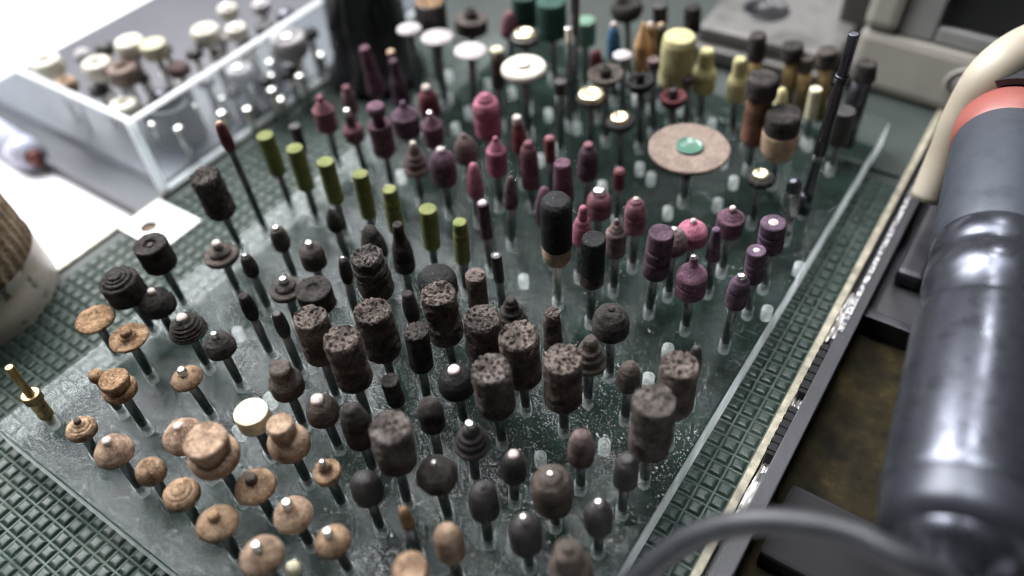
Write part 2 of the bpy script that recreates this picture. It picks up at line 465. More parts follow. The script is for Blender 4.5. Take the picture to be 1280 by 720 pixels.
# ---- tan and brown stones at the front left
e = bit('md', (11, 459), (60, 521), 6, 52, 'cyl', 'brass', 'tarnished brass tube mandrel with a flared collar at the front left corner', parts=[('tube', 'cyl', 'brass', 5.5, 0, 46), ('collar', 'recess', 'brass', 12, 41, 51), ('collar', 'rings', 'brass', 9.5, 51, 76)], shank='brass')
bit('ms', (117, 465), (147, 508), 9.5, 17, 'ball', 'ochre', 'tiny brown knob stone half hidden behind the two tier tan stone')
bit('ms', (141, 473), (178, 529), 21, 29, 'tiers', 'ochre', 'two tier orange tan stone right of the brass tube mandrel')
bit('ms', (95, 524), (119, 566), 19, 27, 'button', 'tan', 'small orange tan stone with a dark pin, just below the brass mandrel', pin=(4.5, 'brown', 6))
bit('ms', (132, 549), (172, 605), 25, 34, 'umbrella', 'tanp', 'speckled tan dome stone with pale pin beside the small dark pinned one', pin=(6, 'pinwhite', 5))
bit('ms', (183, 580), (208, 621), 18.5, 23, 'bullet', 'tan', 'small plain rounded tan stone between the speckled dome and the ringed button')
bit('ms', (222, 610), (247, 652), 23.5, 24, 'button', 'tan', 'tan button stone with a raised ring and no pin in the front row')
bit('ms', (265, 642), (295, 692), 27, 27, 'umbrella', 'tan', 'tan toadstool stone with a dark brown centre in the front row', pin=(7.5, 'ochre', 7))
bit('ms', (319, 680), (352, 737), 29, 32, 'umbrella', 'tanp', 'widest tan dome stone with grey metal pin at the bottom edge', pin=(7, P_ST, 8))
bit('ms', (225.5, 461), (261.5, 514), 20.5, 25, 'umbrella', 'tan', 'tan dome stone with bright steel pin standing apart above the front rows', pin=(6, P_ST, 8))
bit('ms', (221, 531), (259, 590), 27, 33, 'umbrella', 'tanp', 'tan dome with chalky pin tucked behind the big two disc stone', pin=(6, 'pinwhite', 3))
bit('ms', (255, 549), (300, 620), 32, 43, 'tiers', 'tanp', 'largest tan stone, a flat disc on top of a wider one')
bit('ms', (311, 594), (338, 641), 27, 30, 'umbrella', 'tan', 'orange tan stone with a dark brown blunt tip below the big two disc stone', pin=(8, 'brown', 9))
bit('ms', (357, 627), (385, 675), 26, 34, 'umbrella', 'tanp', 'dusty pink tan dome with bright pin, middle of the front diagonal', pin=(7, P_ST, 8))
bit('ms', (408, 663), (434, 708), 23.5, 29, 'umbrella', 'tan', 'orange tan dome with bright pin, right end of the front diagonal', pin=(6.5, P_ST, 8))
bit('ms', (364, 706), (379, 735), 10, 15, 'ball', 'ivory', 'tiny ivory bead at the bottom edge between two tan domes')
bit('ms', (402, 576), (426, 625), 18.5, 28, 'plate', 'tan', 'small tan stone with a dished ring round its steel pin', pin=(4.5, P_ST, 6))
bit('ms', (349, 529), (382, 596), 27, 45, 'knob', 'tanp', 'tan knob shaped stone with a thick neck beside the ivory cylinder')
bit('ms', (313, 514), (336, 563), 21.5, 26, 'cyl', 'ivory', 'short ivory cylinder stone with a brown smear on its flat top', pits=.0001)
bit('ms', (453, 595), (474, 655), 20.5, 32, 'dome', 'smooth', 'smooth dark egg shaped stone right of the ringed tan stone')
bit('ms', (503, 634), (522, 690), 8.5, 27, 'bullet', 'ochre', 'slim orange brown finger of stone near the bottom edge')
bit('ms', (556.5, 661), (573, 722), 19, 37, 'domecyl', 'tanp', 'stubby tan brown cylinder near the bottom edge', pits=0)
bit('ms', (512, 709), (528, 770), 22, 28, 'cyl', 'tan', 'tan stone cut off by the bottom edge below the slim finger')
# ---- dark stones, front and middle
bit('ms', (487, 533), (508, 622), 27, 55, 'worn', 'pit', 'thick charcoal cylinder with pale blurred flat top, nearest to the camera', pits=.0004)
bit('ms', (436.5, 507), (465, 582), 20, 52, 'bullet', 'char', 'dark bullet shaped stone left of the nearest thick cylinder')
bit('ms', (395.5, 497), (421, 553), 21, 33, 'dome', 'brown', 'dark dome stone with a broad pinkish white chipped tip', pin=(8.5, 'pinwhite', 4))
bit('ms', (349, 458), (377, 525), 21.5, 39, 'pegtop', 'brown', 'dark stone with a narrower mauve grey tier, above the ivory cylinder')
bit('ms', (266.5, 416), (298, 475), 19.5, 31, 'dome', 'char', 'dark pot shaped stone with pale pin, above the lone tan dome', pin=(5, P_ST, 6))
bit('ms', (486.5, 475), (504, 525), 11.5, 33, 'cyl', 'char', 'short slim charcoal cylinder in the shade of two thick ones', pits=.0002)
bit('ms', (535.5, 501), (549, 571), 17, 36, 'domecyl', 'char', 'charcoal cylinder with a rounded shoulder and a dark dimple')
bit('ms', (567, 460), (579, 522), 23.5, 34, 'dome', 'black', 'near black dome stone with white and rust flecks on its crown', pin=(8, 'pinwhite', 3))
bit('ms', (587, 528), (594, 594), 24, 38, 'flange', 'smooth', 'glossy dark stepped stone with a shiny pin above a wide rim', pin=(6.5, P_ST, 6))
bit('ms', (613, 460), (627, 547), 26, 59, 'worn', 'pit', 'thick cylinder with speckled grey top and one deep black pit', pits=.0007)
bit('ms', (542, 577), (559, 640), 27.5, 33, 'umbrella', 'char', 'wide flat dark toadstool stone with a tiny silver tip', pin=(3.5, P_ST, 4))
bit('ms', (603, 606), (610, 671), 19.5, 39, 'shoulder', 'smooth', 'dark rounded stone with a dark pit and glint on its crown', pin=(6, 'smooth', 3))
bit('ms', (642, 566), (643, 620), 17, 34, 'bullet', 'smooth', 'dark cylinder stone with a round white core in its top', pin=(7, 'pinwhite', 2))
bit('ms', (688, 591), (694, 651), 27, 46, 'shoulder', 'brown', 'lumpy brown round stone with several glints near the bottom', pin=(5, 'steel', 2))
bit('ms', (654.5, 645), (661, 703), 21.5, 42, 'domecyl', 'smooth', 'dark egg shaped stone with white pin, lowest at the bottom middle', pin=(5.5, P_ST, 7))
bit('ms', (709, 683), (722, 757), 29, 50, 'pegtop', 'brown', 'big lumpy brown stone cut by the bottom edge', pin=(8, 'brown', 4))
bit('ms', (748.5, 626), (748, 683), 18.5, 39, 'domecyl', 'smooth', 'smooth dark ball stone with a white pin near the cable', pin=(6, P_ST, 5))
bit('ms', (785, 572), (778, 634), 16.5, 36, 'shoulder', 'smooth', 'small dark tapered stone below the thick cylinder by the right edge')
bit('ms', (727, 541), (725.5, 603), 17.5, 38, 'bullet', 'taupe', 'dark cylinder stone with a rounded pinkish crown', pits=0)
bit('ms', (818, 500), (806, 595), 28, 70, 'waist', 'pit', 'tallest thick charcoal cylinder with narrower top, nearest the right edge', pits=.0004)
bit('ms', (850, 455), (836, 548), 25, 64, 'worn', 'rust', 'thick charcoal cylinder with deeply cracked top, behind the tallest one', pits=.0008)
bit('ms', (871, 433), (862, 500), 9.5, 38, 'bullet', 'smooth', 'slim black glossy point peeping out behind the cracked cylinder')
bit('ms', (788, 454), (782, 517), 15.5, 33, 'dome', 'brown', 'small dark round stone with a coiled tip, alone among empty holes')
bit('ms', (703, 448), (705, 531), 25.5, 62, 'waist', 'rust', 'thick charcoal cylinder with brownish pitted top beside the knobby stone', pits=.0006)
bit('ms', (738, 423), (735, 494), 22, 40, 'flange', 'brown', 'crusty dark stone with a round knob and a chipped rim')
bit('ms', (648, 418), (657, 505), 26, 64, 'worn', 'rust', 'thick cylinder with rust coloured centre in its pitted top', pits=.0006)
bit('ms', (602, 396), (612, 478), 24.5, 58, 'worn', 'pit', 'thick charcoal cylinder with bluish grey top behind the rust centred one', pits=.0007)
bit('ms', (547, 366), (566, 456), 23.5, 64, 'waist', 'rust', 'thick waisted charcoal cylinder with coarse reddish top like cinder', pits=.0008)
bit('ms', (544.5, 338), (556, 405), 24.5, 36, 'domecyl', 'black', 'dark glassy domed stone behind the reddish cinder cylinder')
bit('ms', (594, 343), (603, 412), 13, 47, 'cyl', 'rust', 'slim charcoal cylinder with dusty pink top behind the thick ones', pits=.0002)
bit('ms', (520, 413), (533, 492), 15.5, 50, 'cyl', 'char', 'medium charcoal cylinder with a scooped top, in front of the cinder cylinder', pits=.0004)
bit('ms', (509, 366), (524, 430), 10, 40, 'spindle', 'char', 'small dark rounded finger stone left of the cinder cylinder')
bit('ms', (464.5, 387), (488, 466), 24.5, 64, 'worn', 'rust', 'thick charcoal cylinder with streaky brown top, centre left of the group', pits=.0006)
bit('ms', (426, 422), (458, 514), 24, 66, 'worn', 'rust', 'thick leaning charcoal cylinder with evenly pitted dark top', pits=.0007)
bit('ms', (387, 395), (419, 490), 22, 60, 'worn', 'rust', 'thick charcoal cylinder with reddish cracked top, leftmost of the thick ones', pits=.0006)
bit('ms', (458, 318), (484, 400), 22.5, 58, 'grooved', 'pit', 'thick grooved charcoal cylinder with crusty top beside the bottle shaped stone', pits=.0006)
bit('ms', (391, 360), (412, 418), 23, 32, 'recess', 'char', 'short wide dark stone with a hollow in its crusty top')
bit('ms', (353, 347), (371, 399), 21.5, 27, 'hat', 'brown', 'dark hat shaped stone with pale pin and thick brim, touching the hollow one', pin=(5.5, P_ST, 5))
bit('ms', (385.5, 302), (404, 361), 16, 35, 'domecyl', 'brown', 'grey brown rounded stone with pale pin above the hat shaped pair', pin=(5, P_ST, 5))
bit('rp', (344, 283), (367, 342), 11.5, 35, 'spindle', 'brown', 'plump brown bullet polisher with a bright tip', pin=(4.5, P_ST, 4))
bit('rp', (305.5, 318), (334, 381), 9.5, 32, 'spindle', 'char', 'slim dark polisher with white tip right of the wide brimmed hat stone', pin=(3.5, P_ST, 3))
bit('rp', (304, 369), (336, 437), 9.5, 35, 'spindle', 'char', 'slim dark polisher with hollow brown tip, long bare shank')
bit('rp', (345.5, 391), (374, 460), 9, 34, 'spindle', 'smooth', 'slim black polisher with rounded tip left of the thick cylinders')
bit('rp', (412, 261), (434, 322), 10, 32, 'flame', 'char', 'dark pointed flame shaped polisher below the green cylinders')
bit('ms', (461, 284), (479, 352), 17, 40, 'spire', 'char', 'grey conical stone mostly hidden behind the grooved cylinder')
bit('rp', (428, 321), (444, 388), 8.5, 36, 'spindle', 'char', 'slim dark polisher with white dot tip left of the grooved cylinder', pin=(3, P_ST, 3))
bit('ms', (496.5, 280), (513, 368), 14.5, 60, 'bottle', 'char', 'dark bottle shaped stone with a narrow neck')
bit('ms', (269, 302), (296, 360), 22, 31, 'hat', 'brown', 'wide brimmed dark hat stone with a white pin, on the far left side', pin=(6, 'pinwhite', 7))
bit('ms', (187, 305), (226, 372), 21, 39, 'recess', 'char', 'dark cylinder stone with a small pin in its lilac grey ring top', pin=(4, 'brown', -1))
bit('ms', (142, 343), (187, 405), 24.5, 42, 'ringtop', 'char', 'wide dark stone with crusty concentric rings on top, by the left mat edge')
bit('ms', (188, 362), (212, 409), 22, 35, 'dome', 'char', 'dark drum stone with pale pin in front of the concentric ring stone', pin=(5, 'pinwhite', 5))
bit('ms', (117.5, 397), (141, 435), 24.5, 15, 'dish', 'ochre', 'dished golden tan ring stone, leftmost over the mat')
bit('ms', (155, 412), (185, 464), 25, 24, 'plate', 'ochre', 'golden tan brimmed stone with a brown stub, beside the dished one', pin=(7.5, 'ochre', 7))
bit('ms', (226, 395), (257, 452), 23.5, 31, 'ribbed', 'char', 'dark ribbed cone stone with pale broken tip', pin=(7, 'pinwhite', 3))
bit('ms', (254, 218), (297, 302), 19.5, 61, 'worn', 'pit', 'thick charcoal cylinder with white crusted top, alone at the far left', pits=.0006)
bit('rp', (273, 152), (329, 281), 8, 40, 'spindle', 'maroon', 'long thin shank with a dark maroon spindle tip near the clear box', pin=(4, 'sand', 3), sr=.0011)
bit('ms', (764, 384), (762, 462), 24, 38, 'dome', 'char', 'wide dark mushroom domed stone alone right of the rough tapered one', pin=(5, 'char', 2))
bit('ms', (690, 390), (692, 462), 13, 48, 'taper', 'rust', 'rough dark tapered stone with a rusty flat top', pits=.0004)
bit('ms', (638, 373), (642, 440), 21, 38, 'flange', 'char', 'dark knobby stone half hidden behind the rust centred thick cylinder', pin=(7, 'char', 4))
bit('rp', (620, 318), (629, 388), 7, 34, 'cyl', 'smooth', 'thin black stick polisher with pale hollow tip behind the dusty pink topped cylinder', pin=(4, 'grey', 1))
# ---- olive rubber cylinders
for T, B, R, HL, t in [((331, 169), (361, 251), 11, 53, 'leftmost olive green rubber cylinder, nearest the clear box'),
                       ((368, 185), (394, 267), 10.8, 55, 'second olive green cylinder from the clear box'),
                       ((406.5, 202), (430, 285), 10.8, 54, 'third olive green cylinder from the clear box, above the pointed dark polisher'),
                       ((450, 217), (467, 295), 10, 57, 'slimmer olive green cylinder in the middle of the green row'),
                       ((486.5, 236), (501, 312), 10.8, 56, 'olive green cylinder with a dark groove behind the bottle shaped stone'),
                       ((534.5, 261), (543, 329), 11.3, 51, 'olive green cylinder above the dark glassy domed stone'),
                       ((574.5, 277), (582, 358), 10.3, 52, 'greyish olive cylinder with a nick, right end of the green row')]:
    bit('rp', T, B, R, HL, 'grooved' if 'groove' in t or 'nick' in t else 'cyl', 'olive', t)
bit('rp', (368, 157), (386, 216), 7, 35, 'cyl', 'smooth', 'thin black cylinder behind the second green one')
# ---- pink and mauve stones
pk = [
 ((399, 120), (421, 198), 14, 46, 'pinkcone', 'rose', 'dusty rose stone with peaked top, leftmost of the pink rows', (4, 'pink', 3)),
 ((433, 136), (456, 212), 13, 47, 'plate', 'rose', 'dark rose cylinder stone with red rim and a bright pin', (4.5, P_ST, 7)),
 ((469, 131), (489, 227), 15, 65, 'hourglass', 'mauve', 'tall mauve hourglass shaped stone with a flat cap', None),
 ((503, 127), (516, 200), 18, 45, 'pinkcone', 'plum', 'broad plum stone with pale lilac rim and low pointed centre', (4, 'violet', 4)),
 ((537, 139), (549, 210), 13.5, 44, 'pinkcone', 'mauve', 'mauve cylinder stone with a silver peaked tip', (4, P_ST, 4)),
 ((515.5, 177), (526, 246), 16.5, 43, 'flange', 'taupe', 'brownish flanged cone stone with a cream tip', (4, 'pinwhite', 5)),
 ((550, 185), (561, 259), 17, 47, 'domecyl', 'plum', 'greyish plum domed cylinder with a cream spot on its crown', (5.5, 'pinwhite', 3)),
 ((579, 167), (590, 236), 15, 37, 'dome', 'taupe', 'taupe acorn shaped stone with dark lower half', (4, 'taupe', 4)),
 ((432, 108), (449, 170), 9, 34, 'domecyl', 'taupe', 'small dark stone with pale pink tip behind the leftmost rose stone', (6, 'rose', 3)),
 ((532, 107), (545, 178), 13, 42, 'shoulder', 'maroon', 'dark maroon stone with a bright white tip, back of the pink rows', (6, 'pinwhite', 6)),
 ((455, 59), (479, 140), 12.5, 64, 'cone', 'mauve', 'tall tapering lilac stone in front of the black cup', None),
 ((488, 63), (505, 130), 7, 60, 'cylp', 'maroon', 'thin dark stone with tan tip right of the tall lilac stone', (5, 'sand', 3)),
 ((491, 75), (508, 150), 11.5, 62, 'bottle', 'plum', 'plum bottle shaped stone in front of the thin tan tipped one', None),
 ((605.5, 117), (616, 205), 17.5, 56, 'domeband', 'pink', 'big bright pink stone with domed stepped top', None),
 ((646, 145), (654, 222), 10.5, 46, 'spire', 'maroon', 'slim maroon taper with pale flat tip right of the big pink stone', (6, 'pinwhite', 3)),
 ((619, 171), (624.5, 250), 13, 48, 'pinkcone', 'pink', 'pink stepped peak stone in front of the big bright pink one', None),
 ((660, 177), (665, 252), 12, 60, 'shoulder', 'rose', 'tall rose stone with a rounded top and middle groove', None),
 ((687, 171), (689, 238), 7, 32, 'cyl', 'maroon', 'thin maroon cylinder with pale pink flat tip', (6, 'rose', 2)),
 ((735.5, 179), (733, 258), 13, 46, 'shoulder', 'plum', 'plum bullet stone with pale flat tip left of the big brown disc', (6.5, 'rose', 3)),
 ((591, 204), (598, 270), 11, 43, 'spire', 'pink', 'small dark pink stepped cone beside the acorn shaped stone', None),
 ((638, 220), (639, 299), 9.5, 40, 'spire', 'taupe', 'slim brown rocket shaped stone below the pink stepped peak', None),
 ((603, 252), (613, 331), 8, 46, 'cyl', 'plum', 'thin dark plum cylinder with pale top right of the last green one', (6, 'grey', 2)),
 ((703, 203), (706, 285), 14, 50, 'taper', 'mauve', 'rounded mauve tapered stone behind the black grit drum', None),
 ((680, 234), (684, 305), 13, 46, 'spire', 'mauve', 'pale lilac conical stone mostly hidden by the black grit drum', None),
 ((774.5, 211), (771, 270), 7.2, 26, 'cyl', 'maroon', 'thin black cylinder with pink tip left of the disc holder', (6, 'rose', 3)),
 ((749.5, 236), (746, 305), 16, 37, 'shoulder', 'rose', 'brown rose knob stone with a silver ringed cap', (8, P_ST, 5)),
 ((795, 247), (791, 326), 13.8, 44, 'shoulder', 'rose', 'rose stone with a rounded top and waist groove, centre right', (3.5, 'pinwhite', 3)),
 ((729, 258), (724, 339), 12.5, 47, 'bottlecone', 'pink', 'bright pink stone with a beaded tip right of the black grit drum', None),
 ((771, 274), (767, 356), 13.3, 46, 'pinkcone', 'taupe', 'taupe stepped cone stone right of the short black drum', None),
 ((827, 290), (812, 383), 17, 58, 'rings', 'plum', 'large dark plum ringed cylinder with flat lilac top', None),
 ((843, 285), (836, 362), 18.5, 32, 'dome', 'taupe', 'greyish mauve dome pressed behind the ringed plum cylinder', (4, 'pinwhite', 2)),
 ((867, 274), (859, 347), 19.5, 34, 'domepeak', 'pink', 'broad rosy pink dome with a pale point, behind the ringed plum cylinder', (3.5, 'pinwhite', 3)),
 ((916.5, 258), (903, 332), 17.5, 38, 'pinkcone', 'mauve', 'mauve pink stone with a red rim and peaked cap, right side', (4, 'pinwhite', 3)),
 ((895.5, 286), (886, 358), 9.8, 40, 'cone', 'violet', 'slim violet tapered tube between the big purple cone and the red rimmed stone', None),
 ((868, 319), (857.5, 404), 20, 53, 'pitched', 'mauve', 'large purple stone with a steep pink cone and hollow tip', (4.5, P_ST, 3)),
 ((967, 277), (956, 352), 16.5, 40, 'rings', 'violet', 'violet drum stone with a pale star shaped mark on top', (7, 'pinwhite', 1)),
 ((946, 312), (936, 384), 12.5, 42, 'rings', 'violet', 'slim ribbed violet cylinder beside the star marked drum', (5, 'grey', 1)),
 ((928, 343), (907, 426), 13.5, 42, 'shoulder', 'violet', 'plum violet stone with chipped white tip, lowest of the purple ones', (6, P_ST, 3)),
]
PROF['cylp'] = PROF['taper']
PROF['domeband'] = [(0, 0), (.94, 0), (1, .03), (1, .42), (.96, .44), (.96, .56), (1, .58), (.97, .72), (.84, .82), (.6, .85), (.56, .92), (.42, .94), (.34, .99), (0, 1)]
PROF['domepeak'] = [(0, 0), (.85, 0), (.95, .05), (.96, .35), (1, .4), (.98, .52), (.85, .68), (.55, .84), (.26, .92), (.2, 1), (0, 1)]
PROF['bottlecone'] = [(0, 0), (.92, 0), (1, .04), (1, .3), (.92, .46), (.78, .54), (.7, .62), (.5, .66), (.46, .74), (.52, .78), (.42, .86), (.44, .92), (.3, 1), (0, 1)]
for T, B, R, HL, pf, mt, t, pin in pk:
    bit('ms', T, B, R, HL, pf, mt, t, pin=pin)
# ---- grit drums
PROF['grit'] = [(0, 0), (.97, 0), (1, .03), (1, .82), (.93, .92), (.75, .98), (.4, 1), (0, 1)]
PROF['core'] = [(0, 0), (.8, 0), (.95, .25), (1, .6), (1, 1), (0, 1)]
bit('sd', (695, 247), (697, 372), 20, 74, None, None, 'glittering black grit drum on a sand coloured base, on a tall bare shank', parts=[('grit_sleeve', 'grit', 'black', 20.5, 0, 55), ('drum_core', 'core', 'sand', 19.8, 55, 74)], shank='steel')
bit('sd', (742, 298), (738, 396), 16, 48, None, None, 'short jet black drum with a worn brassy lower rim, right of the glittering one', parts=[('grit_sleeve', 'worn', 'black', 16, 0, 40), ('drum_core', 'rings', 'brown', 15.5, 40, 52)])
bit('sd', (981, 139), (966, 222), 23, 52, None, None, 'fat sanding drum with crusty black cap on a pale sand sleeve', parts=[('grit_sleeve', 'grit', 'char', 22, 0, 24), ('drum_core', 'core', 'sand', 23, 24, 54)])
bit('sd', (955, 94), (936, 205), 20, 78, None, None, 'tall red brown sanding drum with frayed dark cap', parts=[('grit_sleeve', 'grit', 'char', 19.5, 0, 24), ('drum_core', 'worn', 'redbrown', 17, 24, 80)])
# ---- the brown cutting disc and the small wheels
PROF['blade'] = [(0, 0), (.97, 0), (1, .3), (1, .7), (.97, 1), (.34, 1), (.3, .9), (0, .9)]
PROF['hub'] = [(0, 0), (.9, 0), (1, .4), (1, .96), (.92, 1), (.8, .86), (.4, .72), (0, .68)]
PROF['under'] = [(0, 0), (.3, 0), (.42, .35), (.9, .7), (1, 1), (0, 1)]
bit('cw', (862, 181), (854, 245), 51, 8, None, None, 'large flat brown cutting disc with a shiny green hub',
    parts=[('hub', 'hub', 'teal', 17, 0, 7), ('blade', 'blade', 'disc', 51, 2.5, 7), ('collar', 'under', 'gun', 22, 7, 40)])
PROF['screw'] = [(0, 0), (.9, 0), (1, .4), (.85, .9), (.5, 1), (.35, .8), (0, .8)]
def wheel(T, B, R, HL, mat, smat, sr_, label, prof='wheel', kind='pw', teeth=0):
    return bit(kind, T, B, R, HL, None, None, label, parts=[('screw', 'screw', smat, sr_, 0, HL * .7), ('wheel', prof, mat, R, HL * .35, HL)], teeth=teeth)
wheel((654, 76), (661, 165), 29, 14, 'felt', 'steel', 10, 'broad cream felt wheel with a steel centre screw, at the back')
wheel((656, 39), (660, 120), 19, 13, 'smooth', 'gold', 15, 'gold faced dark wheel behind the cream felt wheel')
wheel((739, 115), (738, 192), 19, 11, 'smooth', 'gold', 17.5, 'shiny pale gold wheel on a thin shank, left of the lower gold one')
wheel((775, 144), (775, 208), 19, 12, 'black', 'gold', 13, 'dark wheel with a small gold centre, right above the brown disc')
wheel((952, 215), (941, 272), 19, 12, 'black', 'gold', 12, 'dark scalloped wheel with a gold centre under the sand sleeve drum', teeth=11)
wheel((757, 84), (757, 170), 23, 18, 'brown', 'char', 8, 'dark brown dished wheel with a bright far rim', prof='cup')
wheel((800, 90), (800, 178), 18, 24, 'black', 'char', 6, 'black cup shaped wheel left of the yellow block', prof='cup')
wheel((842, 110), (840, 180), 17, 24, 'maroon', 'smooth', 6, 'dark red rimmed cup wheel in front of the yellow block', prof='cup')
bit('rp', (860, 93), (858, 160), 8, 14, 'domecyl', 'taupe', 'small mushroom polisher with pale cap right of the red rimmed cup')
bit('rp', (817, 74), (816, 160), 8, 14, 'recess', 'taupe', 'small pale knob polisher left of the yellow block')
bit('rp', (778, 66), (778, 140), 12, 12, 'mush', 'grey', 'lavender grey flat polisher behind the brown dished wheel')
for T, B, R, t in [((511, 32), (524, 118), 16, 'small grey mushroom polisher beside the black cup'), ((546, 43), (556, 124), 21, 'middle grey mushroom polisher of three'), ((588, 60), (594, 140), 21, 'right grey mushroom polisher with a pinkish edge, left of the thin cream topped stick')]:
    bit('rp', T, B, R, 17, 'mush', 'grey', t)
bit('rp', (621, 60), (625, 150), 9, 50, 'cyl', 'brown', 'thin dark stick with a cream top left of the felt wheel', pin=(8.5, 'ivory', 3))
wheel((588, 12), (592, 85), 21, 26, 'brown', 'char', 9, 'thick dark brown wheel near the top edge', prof='recess')
bit('ms', (636, 14), (640, 90), 12, 34, 'spire', 'rose', 'pinkish brown lumpy cone left of the gold faced wheel')
bit('rp', (655, -6), (658, 80), 16, 46, 'cyl', 'dgreen', 'dark green cylinder cut by the top edge behind the gold faced wheel')
bit('rp', (689, 1), (693, 95), 19, 50, 'cyl', 'dgreen', 'broad dark green cylinder with a pale top at the top edge')
bit('rp', (732, 25), (732, 104), 13, 34, 'cyl', 'pgreen', 'pale topped green cylinder right of the broad dark green one')
bit('rp', (537, 0), (547, 100), 20, 48, 'cyl', 'smooth', 'dark cylinder with an ochre top at the top edge', pin=(18, 'ochre', 2))
bit('md', (711, 34), (712, 150), 5, 20, 'cyl', 'steel', 'thin silvery rod standing beside the broad dark green cylinder')
bit('md', (719, -20), (718, 140), 6, 60, 'cyl', 'gun', 'thin black rod rising past the top edge')
bit('rp', (701, 101), (700, 185), 8, 18, 'cyl', 'smooth', 'small black headed polisher below the felt wheel')
bit('rp', (745, 62), (747, 140), 8, 24, 'bullet', 'maroon', 'small maroon bullet polisher behind the dished wheel')
bit('rp', (767, 28), (768, 120), 9, 44, 'bullet', 'blue', 'blue polisher with a white tip', pin=(4, 'pinwhite', 5))
bit('rp', (804, 28), (802, 138), 11, 64, 'pencil', 'wood', 'wooden pencil pointed polisher left of the yellow block')
bit('rp', (813, 28), (814, 130), 7, 50, 'cyl', 'ochre', 'thin ochre stick beside the wooden point', pin=(3.5, 'pinwhite', 4))
bit('rp', (826, 29), (827, 125), 7, 50, 'cyl', 'brown', 'thin brown stick behind the yellow block', pin=(3.5, 'sand', 4))
PROF['tallpeg'] = [(0, 0), (.95, 0), (1, .03), (1, .22), (.97, .25), (1, .28), (.98, .86), (.9, .97), (.8, 1), (0, 1)]
bit('rp', (850, 44), (838, 150), 22, 66, 'tallpeg', 'yellow', 'largest yellow rubber block with a cream top')
bit('rp', (884, 62), (875, 146), 15, 56, 'pegtop', 'yellow', 'yellow stepped peg right of the largest yellow block')
bit('rp', (925.5, 73), (915.5, 159), 13, 55, 'pegtop', 'yellow', 'slim yellow bottle shaped peg left of the red brown drum')
bit('rp', (978, 110), (970, 185), 9, 36, 'bullet', 'yellow', 'small yellow point mostly hidden behind the red brown drum')
bit('rp', (1020, 111), (1008, 170), 7.5, 40, 'cyl', 'ivory', 'slim ivory stick left of the tall black rod')
for T, B, R, HL, pf, mt, t in [((948, 43), (940, 120), 11, 36, 'worn', 'char', 'dark frayed brush behind the slim yellow bottle peg'),
                       ((991, 56), (983, 130), 14, 24, 'worn', 'char', 'dark frayed brush on a brassy stem near the grey metal box'),
                       ((1008, 72), (1000, 135), 9, 22, 'worn', 'brown', 'small blurred brown brush between two dark ones'),
                       ((1035, 62), (1025, 140), 13, 26, 'worn', 'brown', 'dark brush with a rusty top left of the tall black rod')]:
    bit('br', T, B, R, HL, pf, mt, t, shank='brass', sr=.0022)
bit('br', (1084, 78), (1058, 172), 15.5, 26, 'taper', 'char', 'dark flared brush on a thick black stem right of the tall rod', shank='gun', sr=.003)
bit('rp', (1057, 138), (1040, 205), 13, 46, 'cyl', 'smooth', 'black cylinder leaning behind the tall rod')
bit('br', (783, 2), (786, 90), 21, 30, 'dish', 'char', 'dark bushy brush at the top edge above the blue polisher')
bit('rp', (825, 6), (826, 95), 9.5, 26, 'cyl', 'smooth', 'dark cylinder at the top edge above the thin brown stick')
bit('rp', (866, 8), (862, 100), 11, 34, 'worn', 'char', 'dark cylinder with a pale top at the top edge above the yellow block')
# ---- the tall rod and the metal bur
PROF['rod'] = [(0, 0), (.9, 0), (1, .01), (1, .2), (1.25, .21), (1.25, .235), (1, .245), (1, .56), (.8, .57), (.8, .60), (1.1, .61), (1.1, .63), (1, .64), (.98, 1), (0, 1)]
bit('md', (1068, 42), (1005, 258), 9, 10, None, None, 'tall slim black metal rod with collars, rising on the right',
    parts=[('rod', 'cyl', 'gun', 7, 0, 52), ('collar', 'rings', 'gun', 9.3, 46, 56), ('rod', 'taper', 'gun', 9, 52, 150), ('collar', 'rings', 'bur', 9.5, 147, 155), ('rod', 'taper', 'gun', 8, 153, 206), ('collar', 'rings', 'bur', 7, 203, 212)], shank='gun', sr=.002)
PROF['burhead'] = [(0, 0), (.6, 0), (.9, .1), (1, .3), (1, .8), (.85, .95), (.4, 1), (0, 1)]
bit('bu', (994, 224), (983, 292), 9.5, 44, None, None, 'fluted steel carbide bur beside the foot of the tall rod',
    parts=[('fluted_head', 'burhead', 'bur', 9.8, 12, 46), ('tip', 'domecyl', 'gun', 9, 0, 14)], flutes=(9, .16, 700), shank='bur', sr=.0013)

# ------------------------------------------------------------------ the acrylic block
TH = 0.010            # block thickness; its top is z = 0, the mat lies at -TH
ZM = -TH
def xy(px, py, z=0.0):
    p = on_z(px, py, z)
    return (p.x, p.y)
def isect(a, b, c, d):
    x1, y1 = a; x2, y2 = b; x3, y3 = c; x4, y4 = d
    den = (x1 - x2) * (y3 - y4) - (y1 - y2) * (x3 - x4)
    t = ((x1 - x3) * (y3 - y4) - (y1 - y3) * (x3 - x4)) / den
    return (x1 + t * (x2 - x1), y1 + t * (y2 - y1))
cA = xy(-10, 533); cA2 = xy(218, 718)          # front edge
cR0 = xy(780, 705); cR1 = xy(1060, 240)        # right edge
cL1 = xy(300, 292)                              # left edge
cB0 = xy(1112, 152); cB1 = xy(800, 55)          # back edge
blk = [cA, isect(cA, cA2, cR0, cR1), isect(cR0, cR1, cB0, cB1), isect(cA, cL1, cB0, cB1)]

